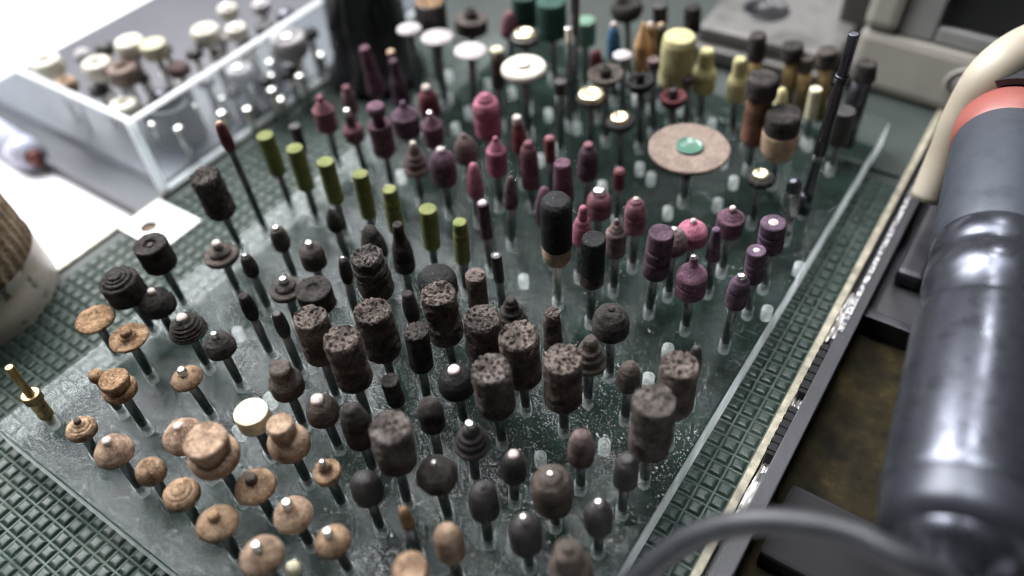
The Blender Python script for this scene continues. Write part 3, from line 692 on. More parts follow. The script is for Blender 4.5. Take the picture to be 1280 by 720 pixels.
def mat_acrylic():
    m, nt, out = new_mat('scratched_acrylic')
    L = nt.links.new
    tc = N(nt, 'ShaderNodeTexCoord')
    mp = N(nt, 'ShaderNodeMapping')
    mp.inputs['Scale'].default_value = (1, 2.2, 1)
    mp.inputs['Rotation'].default_value = (0, 0, .5)
    L(tc.outputs['Object'], mp.inputs[0])
    scr = N(nt, 'ShaderNodeTexNoise', Scale=260.0, Detail=8.0, Roughness=0.75)
    L(mp.outputs[0], scr.inputs['Vector'])
    fine = N(nt, 'ShaderNodeTexNoise', Scale=1700.0, Detail=4.0, Roughness=0.7)
    L(tc.outputs['Object'], fine.inputs['Vector'])
    big = N(nt, 'ShaderNodeTexNoise', Scale=38.0, Detail=5.0, Roughness=0.6)
    L(tc.outputs['Object'], big.inputs['Vector'])
    mid = N(nt, 'ShaderNodeTexNoise', Scale=150.0, Detail=5.0, Roughness=0.65)
    L(tc.outputs['Object'], mid.inputs['Vector'])
    tr = N(nt, 'ShaderNodeBsdfTransparent', Color=(0.94, 0.965, 0.955, 1))
    gl = N(nt, 'ShaderNodeBsdfGlossy', Color=(0.95, 0.97, 1, 1))
    rr = ramp(nt, [(0.32, (.05,) * 3), (0.7, (.15,) * 3)], mid.outputs['Fac'])
    L(rr.outputs[0], gl.inputs['Roughness'])
    b1 = N(nt, 'ShaderNodeBump', Strength=0.3, Distance=0.0004)
    L(scr.outputs['Fac'], b1.inputs['Height'])
    b2 = N(nt, 'ShaderNodeBump', Strength=0.25, Distance=0.0003)
    L(fine.outputs['Fac'], b2.inputs['Height']); L(b1.outputs[0], b2.inputs['Normal'])
    L(b2.outputs[0], gl.inputs['Normal'])
    fr = N(nt, 'ShaderNodeFresnel', IOR=1.55)
    L(b2.outputs[0], fr.inputs['Normal'])
    wn = N(nt, 'ShaderNodeTexNoise', Scale=700.0, Detail=10.0, Roughness=.72)
    L(mp.outputs[0], wn.inputs['Vector'])
    wear = ramp(nt, [(.36, (.12,) * 3), (.52, (.27,) * 3), (.68, (.75,) * 3)], wn.outputs['Fac'])
    frm = N(nt, 'ShaderNodeMath', operation='MULTIPLY')
    L(fr.outputs[0], frm.inputs[0]); L(wear.outputs[0], frm.inputs[1])
    mix = N(nt, 'ShaderNodeMixShader')
    L(frm.outputs[0], mix.inputs[0]); L(tr.outputs[0], mix.inputs[1]); L(gl.outputs[0], mix.inputs[2])
    # grinding dust lying on the plastic: a faint film in patches and bright specks
    dust = N(nt, 'ShaderNodeTexNoise', Scale=420.0, Detail=10.0, Roughness=0.8)
    L(tc.outputs['Object'], dust.inputs['Vector'])
    film = ramp(nt, [(0.50, (0.0,) * 3), (0.61, (0.005,) * 3), (0.70, (0.12,) * 3)], dust.outputs['Fac'])
    speck = ramp(nt, [(0.67, (0,) * 3), (0.72, (1,) * 3)], fine.outputs['Fac'])
    patch = ramp(nt, [(0.45, (0.04,) * 3), (0.66, (.55,) * 3)], mid.outputs['Fac'])
    sm = N(nt, 'ShaderNodeMath', operation='MULTIPLY')
    L(speck.outputs[0], sm.inputs[0]); L(patch.outputs[0], sm.inputs[1])
    mps = N(nt, 'ShaderNodeMapping'); mps.inputs['Scale'].default_value = (1, 34, 1); mps.inputs['Rotation'].default_value = (0, 0, -.75)
    L(tc.outputs['Object'], mps.inputs[0])
    ns = N(nt, 'ShaderNodeTexNoise', Scale=110.0, Detail=4.0, Roughness=.6); L(mps.outputs[0], ns.inputs['Vector'])
    rs = ramp(nt, [(0.63, (0,) * 3), (0.68, (.20,) * 3)], ns.outputs['Fac'])
    mps2 = N(nt, 'ShaderNodeMapping'); mps2.inputs['Scale'].default_value = (28, 1, 1); mps2.inputs['Rotation'].default_value = (0, 0, -.2)
    L(tc.outputs['Object'], mps2.inputs[0])
    ns2 = N(nt, 'ShaderNodeTexNoise', Scale=90.0, Detail=3.0, Roughness=.6); L(mps2.outputs[0], ns2.inputs['Vector'])
    rs2 = ramp(nt, [(0.66, (0,) * 3), (0.70, (.16,) * 3)], ns2.outputs['Fac'])
    m0 = N(nt, 'ShaderNodeMath', operation='MAXIMUM'); L(rs.outputs[0], m0.inputs[0]); L(rs2.outputs[0], m0.inputs[1])
    m1 = N(nt, 'ShaderNodeMath', operation='MAXIMUM'); L(m0.outputs[0], m1.inputs[0]); L(film.outputs[0], m1.inputs[1])
    mx = N(nt, 'ShaderNodeMath', operation='MAXIMUM')
    L(m1.outputs[0], mx.inputs[0]); L(sm.outputs[0], mx.inputs[1])
    df = N(nt, 'ShaderNodeBsdfDiffuse', Color=(0.62, 0.64, 0.62, 1))
    mix2 = N(nt, 'ShaderNodeMixShader')
    L(mx.outputs[0], mix2.inputs[0]); L(mix.outputs[0], mix2.inputs[1]); L(df.outputs[0], mix2.inputs[2])
    L(mix2.outputs[0], out.inputs[0])
    return m

def mat_frost(name, c, op, rough=.3, scale=200.0):
    """frosted clear plastic: part diffuse, part gloss, rest seen through"""
    m, nt, out = new_mat(name)
    L = nt.links.new
    tc = N(nt, 'ShaderNodeTexCoord')
    n = N(nt, 'ShaderNodeTexNoise', Scale=scale, Detail=5.0, Roughness=.65)
    L(tc.outputs['Object'], n.inputs['Vector'])
    tr = N(nt, 'ShaderNodeBsdfTransparent', Color=(.93, .96, .96, 1))
    pb = N(nt, 'ShaderNodeBsdfPrincipled', Roughness=rough)
    pb.inputs['Base Color'].default_value = (*c, 1)
    r = ramp(nt, [(.3, (op * .6,) * 3), (.75, (min(1, op * 1.35),) * 3)], n.outputs['Fac'])
    mix = N(nt, 'ShaderNodeMixShader')
    tl = N(nt, 'ShaderNodeBsdfTranslucent', Color=(*c, 1))
    both = N(nt, 'ShaderNodeMixShader'); both.inputs[0].default_value = .6
    L(pb.outputs[0], both.inputs[1]); L(tl.outputs[0], both.inputs[2])
    L(r.outputs[0], mix.inputs[0]); L(tr.outputs[0], mix.inputs[1]); L(both.outputs[0], mix.inputs[2])
    L(mix.outputs[0], out.inputs[0])
    return m

M_ACR = mat_acrylic()
M_EDGE = mat_frost('sawn_acrylic_edge', (.88, .91, .94), .95, .2, 160)
M_HOLE = mat_frost('drilled_hole_wall', (.88, .90, .90), .66, .35, 900)
bm = bmesh.new()
me = prism(blk, ZM + .0004, 0, .0006)
M_POL = mat_frost('polished_edge', (.80, .84, .86), .10, .15, 120)
for m_ in (M_ACR, M_EDGE, M_POL):
    me.materials.append(m_)
bm.from_mesh(me)
bm.normal_update()
for f in bm.faces:
    f.material_index = 0 if f.normal.z > .9 else (1 if f.normal.x > .5 or f.normal.y < -.8 else 2)
bmesh.ops.delete(bm, geom=[f for f in bm.faces if f.normal.z < -.9], context='FACES_ONLY')
bm.to_mesh(me); bm.free()
block = obj('acrylic_block', me, None, smooth=False)
tag(block, 'clear scratched acrylic block drilled with holes that hold the bits', 'bit holder')

# ---- drilled holes: one under every bit plus the empty ones
EMPTY = [(335.5, 495.5), (296.7, 535.5), (295.5, 412), (675.5, 569), (835.5, 433), (811, 470), (755.5, 553), (654, 345.5), (814, 217), (835.5, 260), (898, 250), (918, 222),
         (753, 228), (569, 155), (685.5, 137), (721, 154), (758, 170), (662, 161), (675, 194), (699, 179), (627, 152), (800, 205), (560, 118), (610, 100), (700, 118), (735, 95), (796, 118),
         (840, 160), (873, 172), (905, 196), (560, 90), (640, 110), (690, 92), (585, 135), (745, 135), (775, 95), (528, 155), (500, 215), (660, 130), (890, 150), (850, 130), (620, 128), (972, 300), (1000, 330), (960, 385), (1012, 175)]
holes = [b.copy() for b in BASES] + [on_z(*q) for q in EMPTY]
holes = [h_ for h_ in holes if 0 < 640 + 1]
holes.sort(key=lambda h_: (h_ - CAM).length)
def hole_pts(r=.00148, d=.0046):
    return [(0, -d), (r * .55, -d), (r * .93, -d + .0004), (r, -d + .0008), (r, -.0002), (r * .8, -.0001)]
far = []
for i, h_ in enumerate(holes):
    if i < 100:
        o = obj('hole', lathe(hole_pts(), seg=20), M_HOLE, block)
        o.location = (h_.x, h_.y, 0)
    else:
        far.append(h_)
bm = bmesh.new()
hm = lathe(hole_pts(), seg=16)
for h_ in far:
    n0 = len(bm.verts)
    bm.from_mesh(hm)
    bm.verts.ensure_lookup_table()
    for v in bm.verts[n0:]:
        v.co.x += h_.x; v.co.y += h_.y
me = bpy.data.meshes.new('far_holes'); bm.to_mesh(me); bm.free()
tag(obj('hole', me, M_HOLE, block), kind='stuff')

# ------------------------------------------------------------------ loose grit on the block
rnd = random.Random(3)
t_ = (1 + 5 ** .5) / 2
ICO_V = [Vector(v).normalized() for v in ((-1, t_, 0), (1, t_, 0), (-1, -t_, 0), (1, -t_, 0), (0, -1, t_), (0, 1, t_), (0, -1, -t_), (0, 1, -t_), (t_, 0, -1), (t_, 0, 1), (-t_, 0, -1), (-t_, 0, 1))]
ICO_F = [(0, 11, 5), (0, 5, 1), (0, 1, 7), (0, 7, 10), (0, 10, 11), (1, 5, 9), (5, 11, 4), (11, 10, 2), (10, 7, 6), (7, 1, 8), (3, 9, 4), (3, 4, 2), (3, 2, 6), (3, 6, 8), (3, 8, 9), (4, 9, 5), (2, 4, 11), (6, 2, 10), (8, 6, 7), (9, 8, 1)]
gv, gf, gi = [], [], []
for i in range(5200):
    px, py = rnd.uniform(0, 1080), rnd.uniform(180, 740)
    if i % 3:
        px, py = rnd.gauss(670, 150), rnd.gauss(560, 90)
    if i % 9 == 0:
        px, py = rnd.gauss(825, 40), rnd.gauss(540, 35)
    p = on_z(px, py)
    x, y = p.x, p.y
    if not all((b_[0] - a_[0]) * (y - a_[1]) - (b_[1] - a_[1]) * (x - a_[0]) > 0 for a_, b_ in zip(blk, blk[1:] + blk[:1])):
        continue
    s_ = rnd.uniform(.00005, .00015) * (2.0 if rnd.random() < .06 else 1)
    k = len(gv)
    for v in ICO_V:
        gv.append((x + (v.x + rnd.uniform(-.45, .45)) * s_, y + (v.y + rnd.uniform(-.45, .45)) * s_, s_ * .5 + (v.z + rnd.uniform(-.3, .3)) * s_))
    mi = 0 if rnd.random() < .55 else 1
    for f in ICO_F:
        gf.append((f[0] + k, f[1] + k, f[2] + k)); gi.append(mi)
me = bpy.data.meshes.new('grit'); me.from_pydata(gv, [], gf); me.update()
for m_ in (MAT['felt'], MAT['char']):
    me.materials.append(m_)
me.polygons.foreach_set('material_index', gi)
o = obj('grinding_grit', me, None, smooth=False)
tag(o, 'loose grinding grit and crumbs scattered over the clear block', 'grit', kind='stuff')

# ------------------------------------------------------------------ the green mat
def mat_mat():
    m, nt, out = new_mat('green_rubber')
    L = nt.links.new
    tc = N(nt, 'ShaderNodeTexCoord')
    n = N(nt, 'ShaderNodeTexNoise', Scale=120.0, Detail=6.0, Roughness=.7)
    L(tc.outputs['Object'], n.inputs['Vector'])
    pn = N(nt, 'ShaderNodeTexNoise', Scale=45.0, Detail=6.0, Roughness=.7)
    L(tc.outputs['Object'], pn.inputs['Vector'])
    r0 = ramp(nt, [(.35, (.012, .023, .018)), (.7, (.025, .043, .035))], n.outputs['Fac'])
    r1_ = ramp(nt, [(.52, (0,) * 3), (.72, (.5,) * 3)], pn.outputs['Fac'])
    r = N(nt, 'ShaderNodeMix', data_type='RGBA'); r.inputs['B'].default_value = (.085, .095, .08, 1)
    L(r1_.outputs[0], r.inputs['Factor']); L(r0.outputs[0], r.inputs['A'])
    f = N(nt, 'ShaderNodeTexNoise', Scale=2200.0, Detail=2.0)
    L(tc.outputs['Object'], f.inputs['Vector'])
    rs = ramp(nt, [(.66, (0,) * 3), (.72, (.7,) * 3)], f.outputs['Fac'])
    mx = N(nt, 'ShaderNodeMix', data_type='RGBA')
    L(rs.outputs[0], mx.inputs['Factor']); L(r.outputs['Result'], mx.inputs['A']); mx.inputs['B'].default_value = (.2, .23, .21, 1)
    b = N(nt, 'ShaderNodeBsdfPrincipled')
    L(mx.outputs['Result'], b.inputs['Base Color'])
    rr = ramp(nt, [(.3, (.25,) * 3), (.7, (.5,) * 3)], n.outputs['Fac'])
    L(rr.outputs[0], b.inputs['Roughness'])
    b.inputs['Specular IOR Level'].default_value = .22
    bp = N(nt, 'ShaderNodeBump', Strength=.6, Distance=.0003)
    L(n.outputs['Fac'], bp.inputs['Height']); L(bp.outputs[0], b.inputs['Normal'])
    L(b.outputs[0], out.inputs[0])
    return m
M_MAT = mat_mat()
M_UNDER = stone('dark_green_sheet', (.013, .026, .021), (.004, .010, .008), (.07, .08, .075), rough=.9, spec=.1, scale=420, bump=.5, speckpos=.66)
M_GROOVE = plastic('dusty_groove', (.085, .11, .095), .8, (.016, .026, .02), 120, .2)
M_RIM = plastic('worn_cream_rim', (.36, .33, .25), .6, (.13, .115, .08), 340, .4, 1200)
M_BASEG = plastic('green_base', (.022, .031, .026), .6, (.012, .018, .015), 40, .15)
# panel outline on the mat plane, along the block's axes
xR = on_z(984, 490, ZM).x
mL0 = xy(0, 388, ZM); mL1 = xy(205, 250, ZM)
xL = (mL0[0] + mL1[0]) / 2
yB = xy(1120, 222, ZM)[1]
yF = xy(0, 760, ZM)[1] - .10
pitch = .0040
def panel(x0, x1, y0, y1, skip=None):
    verts, faces, mi = [], [], []
    nx, ny = int((x1 - x0) / pitch), int((y1 - y0) / pitch)
    g = .00022
    for i in range(nx):
        for j in range(ny):
            x, y = x1 - (i + 1) * pitch, y0 + j * pitch
            if skip and skip(x + pitch / 2, y + pitch / 2):
                continue
            k = len(verts)
            zt = ZM + rnd.uniform(-.00012, .00008)
            def sq(m_, z):
                return [(x + m_, y + m_, z), (x + pitch - m_, y + m_, z), (x + pitch - m_, y + pitch - m_, z), (x + m_, y + pitch - m_, z)]
            verts += sq(0, ZM - .0007) + sq(g, ZM - .0007) + sq(.0008, zt - .00010) + sq(.0012, zt) + sq(.0015, zt + .00002)
            for a in range(4):
                for q in range(4):
                    b0, b1 = k + a * 4, k + a * 4 + 4
                    faces.append((b0 + q, b0 + (q + 1) % 4, b1 + (q + 1) % 4, b1 + q)); mi.append(1 if a == 0 else 0)
            faces.append((k + 16, k + 17, k + 18, k + 19)); mi.append(0)
    me = bpy.data.meshes.new('panel')
    me.from_pydata(verts, [], faces); me.update()
    me.materials.append(M_MAT); me.materials.append(M_GROOVE)
    for p, q in zip(me.polygons, mi):
        p.material_index = q
    return me
# pale sticker on the mat's left border
sp = [on_z(*q, ZM) for q in ((152, 292), (206, 250), (262, 268), (212, 312))]
sx0, sx1 = xL - .001, max(p.x for p in sp[2:]) - .002
sy0, sy1 = on_z(160, 292, ZM).y, on_z(205, 252, ZM).y
def in_sticker(x, y):
    return x < sx1 and sy0 < y < sy1
def in_poly(x, y, ins=.003):
    for a_, b_ in zip(blk, blk[1:] + blk[:1]):
        ex, ey = b_[0] - a_[0], b_[1] - a_[1]
        if (ex * (y - a_[1]) - ey * (x - a_[0])) / math.hypot(ex, ey) < ins:
            return False
    return True
me = panel(xL, xR, yF, yB, lambda x, y: in_sticker(x, y) or in_poly(x, y, -.0002))
gm = empty('cutting_mat', ((xL + xR) / 2, (yF + yB) / 2, ZM))
tag(gm, 'dark green mat embossed with small squares under the clear block', 'mat')
def under(o, e):
    o.parent = e
    o.matrix_parent_inverse = Matrix.Translation(-e.location)
    return o
under(obj('embossed_panel', me, None, smooth=False), gm)
yBB = on_z(860, 82, ZM).y + .30
under(obj('base_sheet', prism([(xL, yF), (xR + .0008, yF), (xR + .0008, yBB), (xL, yBB)], ZM - .0035, ZM - .00075), M_BASEG, smooth=False), gm)
cx_, cy_ = sum(p[0] for p in blk) / 4, sum(p[1] for p in blk) / 4
under(obj('smooth_panel', prism([(cx_ + (p[0] - cx_) * .995, cy_ + (p[1] - cy_) * .995) for p in blk], ZM - .00078, ZM - .00072), M_UNDER, smooth=False), gm)
under(obj('rim', prism([(xR + .0002, yF), (xR + .0022, yF), (xR + .0022, yBB), (xR + .0002, yBB)], ZM - .0034, ZM + .0004, .0003), M_RIM, smooth=False), gm)
under(obj('rim', prism([(xL - .0016, yF), (xL - .0002, yF), (xL - .0002, yBB), (xL - .0016, yBB)], ZM - .0034, ZM + .0002, .0003), M_RIM, smooth=False), gm)
under(obj('rim', prism([(xL + .002, yB + .0006), (xR - .001, yB + .0006), (xR - .001, yB + .0024), (xL + .002, yB + .0024)], ZM - .002, ZM + .0006, .0004), M_BASEG, smooth=False), gm)
# sticker plate with a round hole
M_STICK = plastic('white_enamel', (.80, .79, .78), .35, (.72, .70, .68), 80, .05)
hc = on_z(186, 284, ZM)
st = empty('corner_plate', (hc.x, hc.y, ZM))
tag(st, 'small white plate with a round brown hole at the mat edge', 'plate')
bm = bmesh.new()
seg = 32
ox0, ox1, oy0, oy1 = sx0, sx1, sy0, sy1
rh = .0029
def outer(a):
    c, s = math.cos(a), math.sin(a)
    tx = ((ox1 - hc.x) / c if c > 0 else (ox0 - hc.x) / c) if abs(c) > 1e-6 else 1e9
    ty = ((oy1 - hc.y) / s if s > 0 else (oy0 - hc.y) / s) if abs(s) > 1e-6 else 1e9
    t = min(tx, ty)
    return (hc.x + c * t, hc.y + s * t)
angs = sorted([2 * PI * k / seg for k in range(seg)] + [math.atan2(oy - hc.y, ox - hc.x) % (2 * PI) for ox in (ox0, ox1) for oy in (oy0, oy1)])
ins_, out_ = [], []
for a in angs:
    ins_.append([bm.verts.new((hc.x + rh * math.cos(a), hc.y + rh * math.sin(a), z)) for z in (ZM + .0002, ZM - .0007)])
    q = outer(a)
    out_.append([bm.verts.new((q[0], q[1], z)) for z in (ZM + .0002, ZM - .0007)])
n_ = len(angs)
for k in range(n_):
    j = (k + 1) % n_
    bm.faces.new((ins_[k][0], out_[k][0], out_[j][0], ins_[j][0]))
    bm.faces.new((ins_[k][1], ins_[k][0], ins_[j][0], ins_[j][1]))
    bm.faces.new((out_[k][0], out_[k][1], out_[j][1], out_[j][0]))
bmesh.ops.recalc_face_normals(bm, faces=bm.faces)
me = bpy.data.meshes.new('plate'); bm.to_mesh(me); bm.free()
under(obj('plate', me, M_STICK, smooth=False), st)
o = under(obj('hole', lathe([(0, ZM - .00072), (rh * .99, ZM - .00072), (rh * .99, ZM - .0003)], seg=24), plastic('brown_hole', (.17, .12, .075), .7, (.09, .06, .04), 200)), st)
o.location = (hc.x, hc.y, 0)

# ------------------------------------------------------------------ the bench
ZT = -.016
M_BENCH = plastic('white_bench', (.80, .80, .82), .4, (.74, .74, .77), 20, .05)
def sheet(name, x0, x1, y0, y1, z, m):
    me = bpy.data.meshes.new(name)
    me.from_pydata([(x0, y0, z), (x1, y0, z), (x1, y1, z), (x0, y1, z)], [], [(0, 1, 2, 3)])
    return obj(name, me, m, smooth=False)
tag(sheet('bench_top', -1.6, 1.3, -.5, 2.2, ZT, M_BENCH), kind='structure')

# ------------------------------------------------------------------ the clear box at the back left
M_CLEAR = mat_frost('clear_box_wall', (.70, .73, .80), .07, .12, 30)
M_SIDE = mat_frost('hazy_box_wall', (.78, .80, .87), .17, .12, 30)
M_BRIGHT = mat_frost('bright_cut_edge', (.90, .91, .93), .9, .3, 60)
M_NAVY = plastic('navy_base', (.022, .023, .034), .4, (.035, .036, .05), 60)
b0 = on_z(205, 242, ZM + .0005)
bt = above(b0, 170, 151)
hb = bt.z - b0.z
xa = on_z(-60, 140, ZM).x
LX, LY = b0.x - xa, .30
bx = empty('clear_box', (b0.x, b0.y, b0.z))
tag(bx, 'open clear acrylic box full of polishing tools at the back left', 'box')
def boxm(x0, x1, y0, y1, z0, z1, bev=0.0):
    return prism([(x0, y0), (x1, y0), (x1, y1), (x0, y1)], z0, z1, bev)
X1, Y0, Z0, Z1 = b0.x, b0.y, b0.z, bt.z
w = .0025
def put(name, me, m, e, smooth=False):
    return under(obj(name, me, m, smooth=smooth), e)
put('side_wall', boxm(X1 - w, X1, Y0, Y0 + LY, Z0 + .002, Z1 - .0012), M_CLEAR, bx)
put('side_wall', boxm(X1 - LX, X1 - w - .0002, Y0, Y0 + w, Z0 + .002, Z1 - .0012), M_SIDE, bx)
put('side_wall', boxm(X1 - LX, X1 - w - .0002, Y0 + LY - w, Y0 + LY, Z0 + .002, Z1 - .0012), M_CLEAR, bx)
put('cut_edge', boxm(X1 - w, X1, Y0 + w, Y0 + LY, Z1 - .001, Z1, .0003), M_BRIGHT, bx)
put('cut_edge', boxm(X1 - LX, X1 - w - .0002, Y0, Y0 + w, Z1 - .001, Z1, .0003), M_BRIGHT, bx)
put('cut_edge', boxm(X1 - w + .0004, X1 + .0006, Y0 - .0006, Y0 + w - .0004, Z0 + .001, Z1 + .0002, .0003), M_BRIGHT, bx)
put('cut_edge', boxm(X1 - .0012, X1 + .0008, Y0 + w, Y0 + LY, Z0, Z0 + .0016, .0003), M_BRIGHT, bx)
put('box_floor', boxm(X1 - LX, X1 - w - .0004, Y0 + w + .0004, Y0 + LY - .003, Z0 + .0002, Z0 + .0018), M_NAVY, bx)
put('foot', boxm(X1 - LX + .002, xL - .0025, Y0 - .010, Y0 + LY, ZT + .0002, Z0 - .0015), M_NAVY, bx)
# things standing in the box
ZB = Z0 + .0018
def inbox(px, py, R, hh, prof, mat, label, kind='pw', pin=None, stack=0, group='tools standing in the clear box'):
    base = None
    # top seen at px,py at height hh over the box floor
    top = on_z(px, py, ZB + hh)
    s = depth(top) / F
    name, cat, _g = KIND[kind]
    e = empty(name, (top.x, top.y, ZB))
    tag(e, label, cat, group)
    rr = R * s
    hd = min(hh * .45, rr * 1.1)
    o = obj('head', lathe([(x * rr, y * hd) for x, y in PROF[prof]], seg=32, step=.001, seed=int(px), wob=.02), MAT[mat], e)
    o.location = (0, 0, hh - hd)
    if pin:
        o = obj('pin', lathe([(0, 0), (rr * pin, 0), (rr * pin, .0008), (rr * pin * .8, .0014), (0, .0015)], seg=20), MAT['steel'], e)
        o.location = (0, 0, hh - .0003)
    obj('shank', lathe([(0, 0), (.0012, 0), (.0012, hh - hd + .001), (0, hh - hd + .001)], seg=16), MAT['steel'], e)
    return e
for a in [(160, 50, 19, .030, 'wheel', 'felt', 'round cream felt wheel at the back of the clear box', 'pw', .3),
          (190, 54, 16, .030, 'cyl', 'ivory', 'ivory faced dark knob right of the round cream wheel in the box', 'pw', None),
          (127, 52, 13, .028, 'dome', 'smooth', 'dark round knob left of the cream wheels in the box', 'rp', None),
          (119, 77, 19, .026, 'wheel', 'felt', 'bright white felt wheel left of the tan faced wheel in the box', 'pw', None),
          (151, 83, 20, .025, 'wheel', 'disc', 'tan faced felt wheel in the middle of the box cluster', 'pw', None),
          (153, 128, 18, .017, 'wheel', 'felt', 'low white felt wheel near the corner of the clear box', 'pw', None),
          (80, 100, 14, .022, 'wheel', 'tanp', 'pinkish wheel by the front wall of the clear box', 'pw', None),
          (55, 74, 20, .026, 'wheel', 'felt', 'overexposed white wheel at the left of the clear box', 'pw', None),
          (72, 96, 10, .019, 'dome', 'gun', 'dark steel knob by the front wall of the box', 'rp', None),
          (255, 35, 19, .028, 'wheel', 'felt', 'white felt wheel beyond the violet patch in the box', 'pw', .3),
          (294, 33, 14, .028, 'wheel', 'felt', 'small white wheel at the far side of the box', 'pw', .4),
          (283, 8, 13, .028, 'wheel', 'felt', 'white wheel at the top edge inside the box', 'pw', .4),
          (325, 3, 12, .028, 'wheel', 'grey', 'grey wheel at the top edge inside the box', 'pw', .4),
          (220, 78, 14, .024, 'domecyl', 'taupe', 'pinkish grey post behind the bright box rim', 'rp', None),
          (358, 45, 24, .024, 'wheel', 'grey', 'broad grey wheel seen through the box wall, right of the rim', 'pw', .45),
          (298, 84, 17, .018, 'wheel', 'grey', 'shiny wheel seen through the box wall below the rim', 'pw', .5),
          (200, 112, 12, .018, 'dome', 'gun', 'grey steel knob near the middle of the box', 'rp', None),
          (268, 62, 10, .02, 'dome', 'steel', 'steel topped bit touching the bright rim', 'rp', None),
          (255, 95, 11, .016, 'dome', 'grey', 'grey knob behind the rim of the box', 'rp', None),
          (175, 92, 9, .02, 'bullet', 'smooth', 'dark bullet knob right of the tan faced wheel in the box', 'rp', None),
          (205, 58, 8, .026, 'cyl', 'smooth', 'dark post right of the ivory faced knob in the box', 'rp', None),
          (240, 60, 11, .024, 'dome', 'smooth', 'dark dome standing past the pinkish grey post', 'rp', None),
          (275, 45, 9, .024, 'domecyl', 'grey', 'slim grey post between two white wheels in the box', 'rp', None),
          (310, 48, 10, .022, 'dome', 'smooth', 'dark dome below the small white wheel in the box', 'rp', None),
          (330, 30, 12, .024, 'cyl', 'smooth', 'dark cylinder touching the rim near the top of the box', 'rp', None),
          (355, 12, 12, .026, 'dome', 'gun', 'dark knob beyond the rim at the top of the box', 'rp', None),
          (385, 35, 11, .022, 'dome', 'smooth', 'dark dome at the right end of the clear box', 'rp', None),
          (330, 95, 10, .014, 'dome', 'smooth', 'low dark dome among the steel ball pins', 'rp', None),
          (290, 110, 10, .012, 'dome', 'smooth', 'low dark dome left of the column of steel balls', 'rp', None),
          (360, 85, 11, .014, 'domecyl', 'smooth', 'low dark post below the broad grey wheel', 'rp', None),
          (120, 105, 12, .018, 'domecyl', 'smooth', 'dark post between the pinkish and the low white wheel', 'rp', None),
          (100, 62, 11, .024, 'dome', 'grey', 'pale grey dome left of the dark round knob', 'rp', None)]:
    inbox(*a)
# bright steel balls on pins: out of focus dots through the wall
for i, (px, py) in enumerate([(337, 75), (338, 92), (339, 110), (276, 120), (276, 139), (308, 134), (313, 115), (372, 72), (374, 92), (400, 66), (190, 152), (222, 158), (350, 122), (240, 130), (225, 100), (205, 90), (310, 60)]):
    inbox(px, py, 6.5, .009 + (i % 3) * .003, 'ball', 'steel', 'shiny steel ball pin glinting through the wall of the clear box', 'bp', group='steel ball pins in the clear box')
c = on_z(228, 172, ZB)
e = empty('rubber_cup', (c.x, c.y, ZB))
tag(e, 'squat black rubber cup inside the clear box by its front corner', 'cup')
s = depth(c) / F
rr = 31 * s
obj('cup_body', lathe([(0, 0), (rr, 0), (rr * 1.02, .002), (rr * .85, .014), (rr * .8, .0155), (rr * .66, .0155), (rr * .64, .012), (0, .012)], seg=48), MAT['bplastic'], e)
# ------------------------------------------------------------------ black cup behind the pink rows
c = on_z(472, 92, ZM)
s = depth(c) / F
e = empty('black_cup', (c.x, c.y, ZM + .0005))
tag(e, 'tall glossy black plastic pot with a flared foot behind the tall lilac stone', 'pot')
rr = 50 * s
obj('pot_body', lathe([(0, 0), (rr * 1.10, 0), (rr * 1.2, .002), (rr * 1.18, .004), (rr * .98, .009), (rr * .90, .04), (rr * .95, .0415), (rr * .95, .044), (rr * .86, .0448), (rr * .80, .043), (rr * .80, .02), (0, .02)], seg=64), plastic('glossy_black', (.012, .012, .014), .16, (.016, .016, .018), 50), e)

# ------------------------------------------------------------------ wrapped roll at the left
c = on_z(-22, 392, ZT)
e = empty('wrapped_roll', (c.x, c.y, ZT + .0002))
tag(e, 'round tan roll wrapped in stained pale paper at the left edge', 'roll')
s = depth(c) / F
rr = 100 * s
hr = above(c, -70, 245).z - ZT
def mat_paper():
    m, nt, out = new_mat('stained_paper')
    L = nt.links.new
    tc = N(nt, 'ShaderNodeTexCoord')
    n = N(nt, 'ShaderNodeTexNoise', Scale=110.0, Detail=5.0, Roughness=.7)
    L(tc.outputs['Object'], n.inputs['Vector'])
    n2 = N(nt, 'ShaderNodeTexNoise', Scale=150.0, Detail=6.0)
    L(tc.outputs['Object'], n2.inputs['Vector'])
    r = ramp(nt, [(.3, (.50, .40, .29)), (.6, (.62, .57, .54))], n.outputs['Fac'])
    r2 = ramp(nt, [(.60, (0,) * 3), (.66, (.85,) * 3)], n2.outputs['Fac'])
    mx = N(nt, 'ShaderNodeMix', data_type='RGBA')
    L(r2.outputs[0], mx.inputs['Factor']); L(r.outputs[0], mx.inputs['A']); mx.inputs['B'].default_value = (.06, .05, .05, 1)
    b = N(nt, 'ShaderNodeBsdfPrincipled', Roughness=.4)
    L(mx.outputs['Result'], b.inputs['Base Color']); L(b.outputs[0], out.inputs[0])
    return m
obj('wrapper', lathe([(0, 0), (rr, 0), (rr * 1.01, hr * .2), (rr * .99, hr * .4), (rr * 1.0, hr * .52)], seg=64, step=.001, wob=.02, seed=5), mat_paper(), e)
obj('core', lathe([(rr * .97, hr * .42), (rr * .985, hr * .62), (rr * .95, hr * .88), (rr * .88, hr * .97), (rr * .78, hr), (rr * .55, hr * .985), (rr * .5, hr * .9), (0, hr * .88)], seg=240, step=.001, wob=.01, rough=.0002, seed=3, flutes=40, flute_depth=.025), stone('tan_cork', (.42, .31, .21), (.27, .19, .12), (.55, .43, .3), scale=300), e)
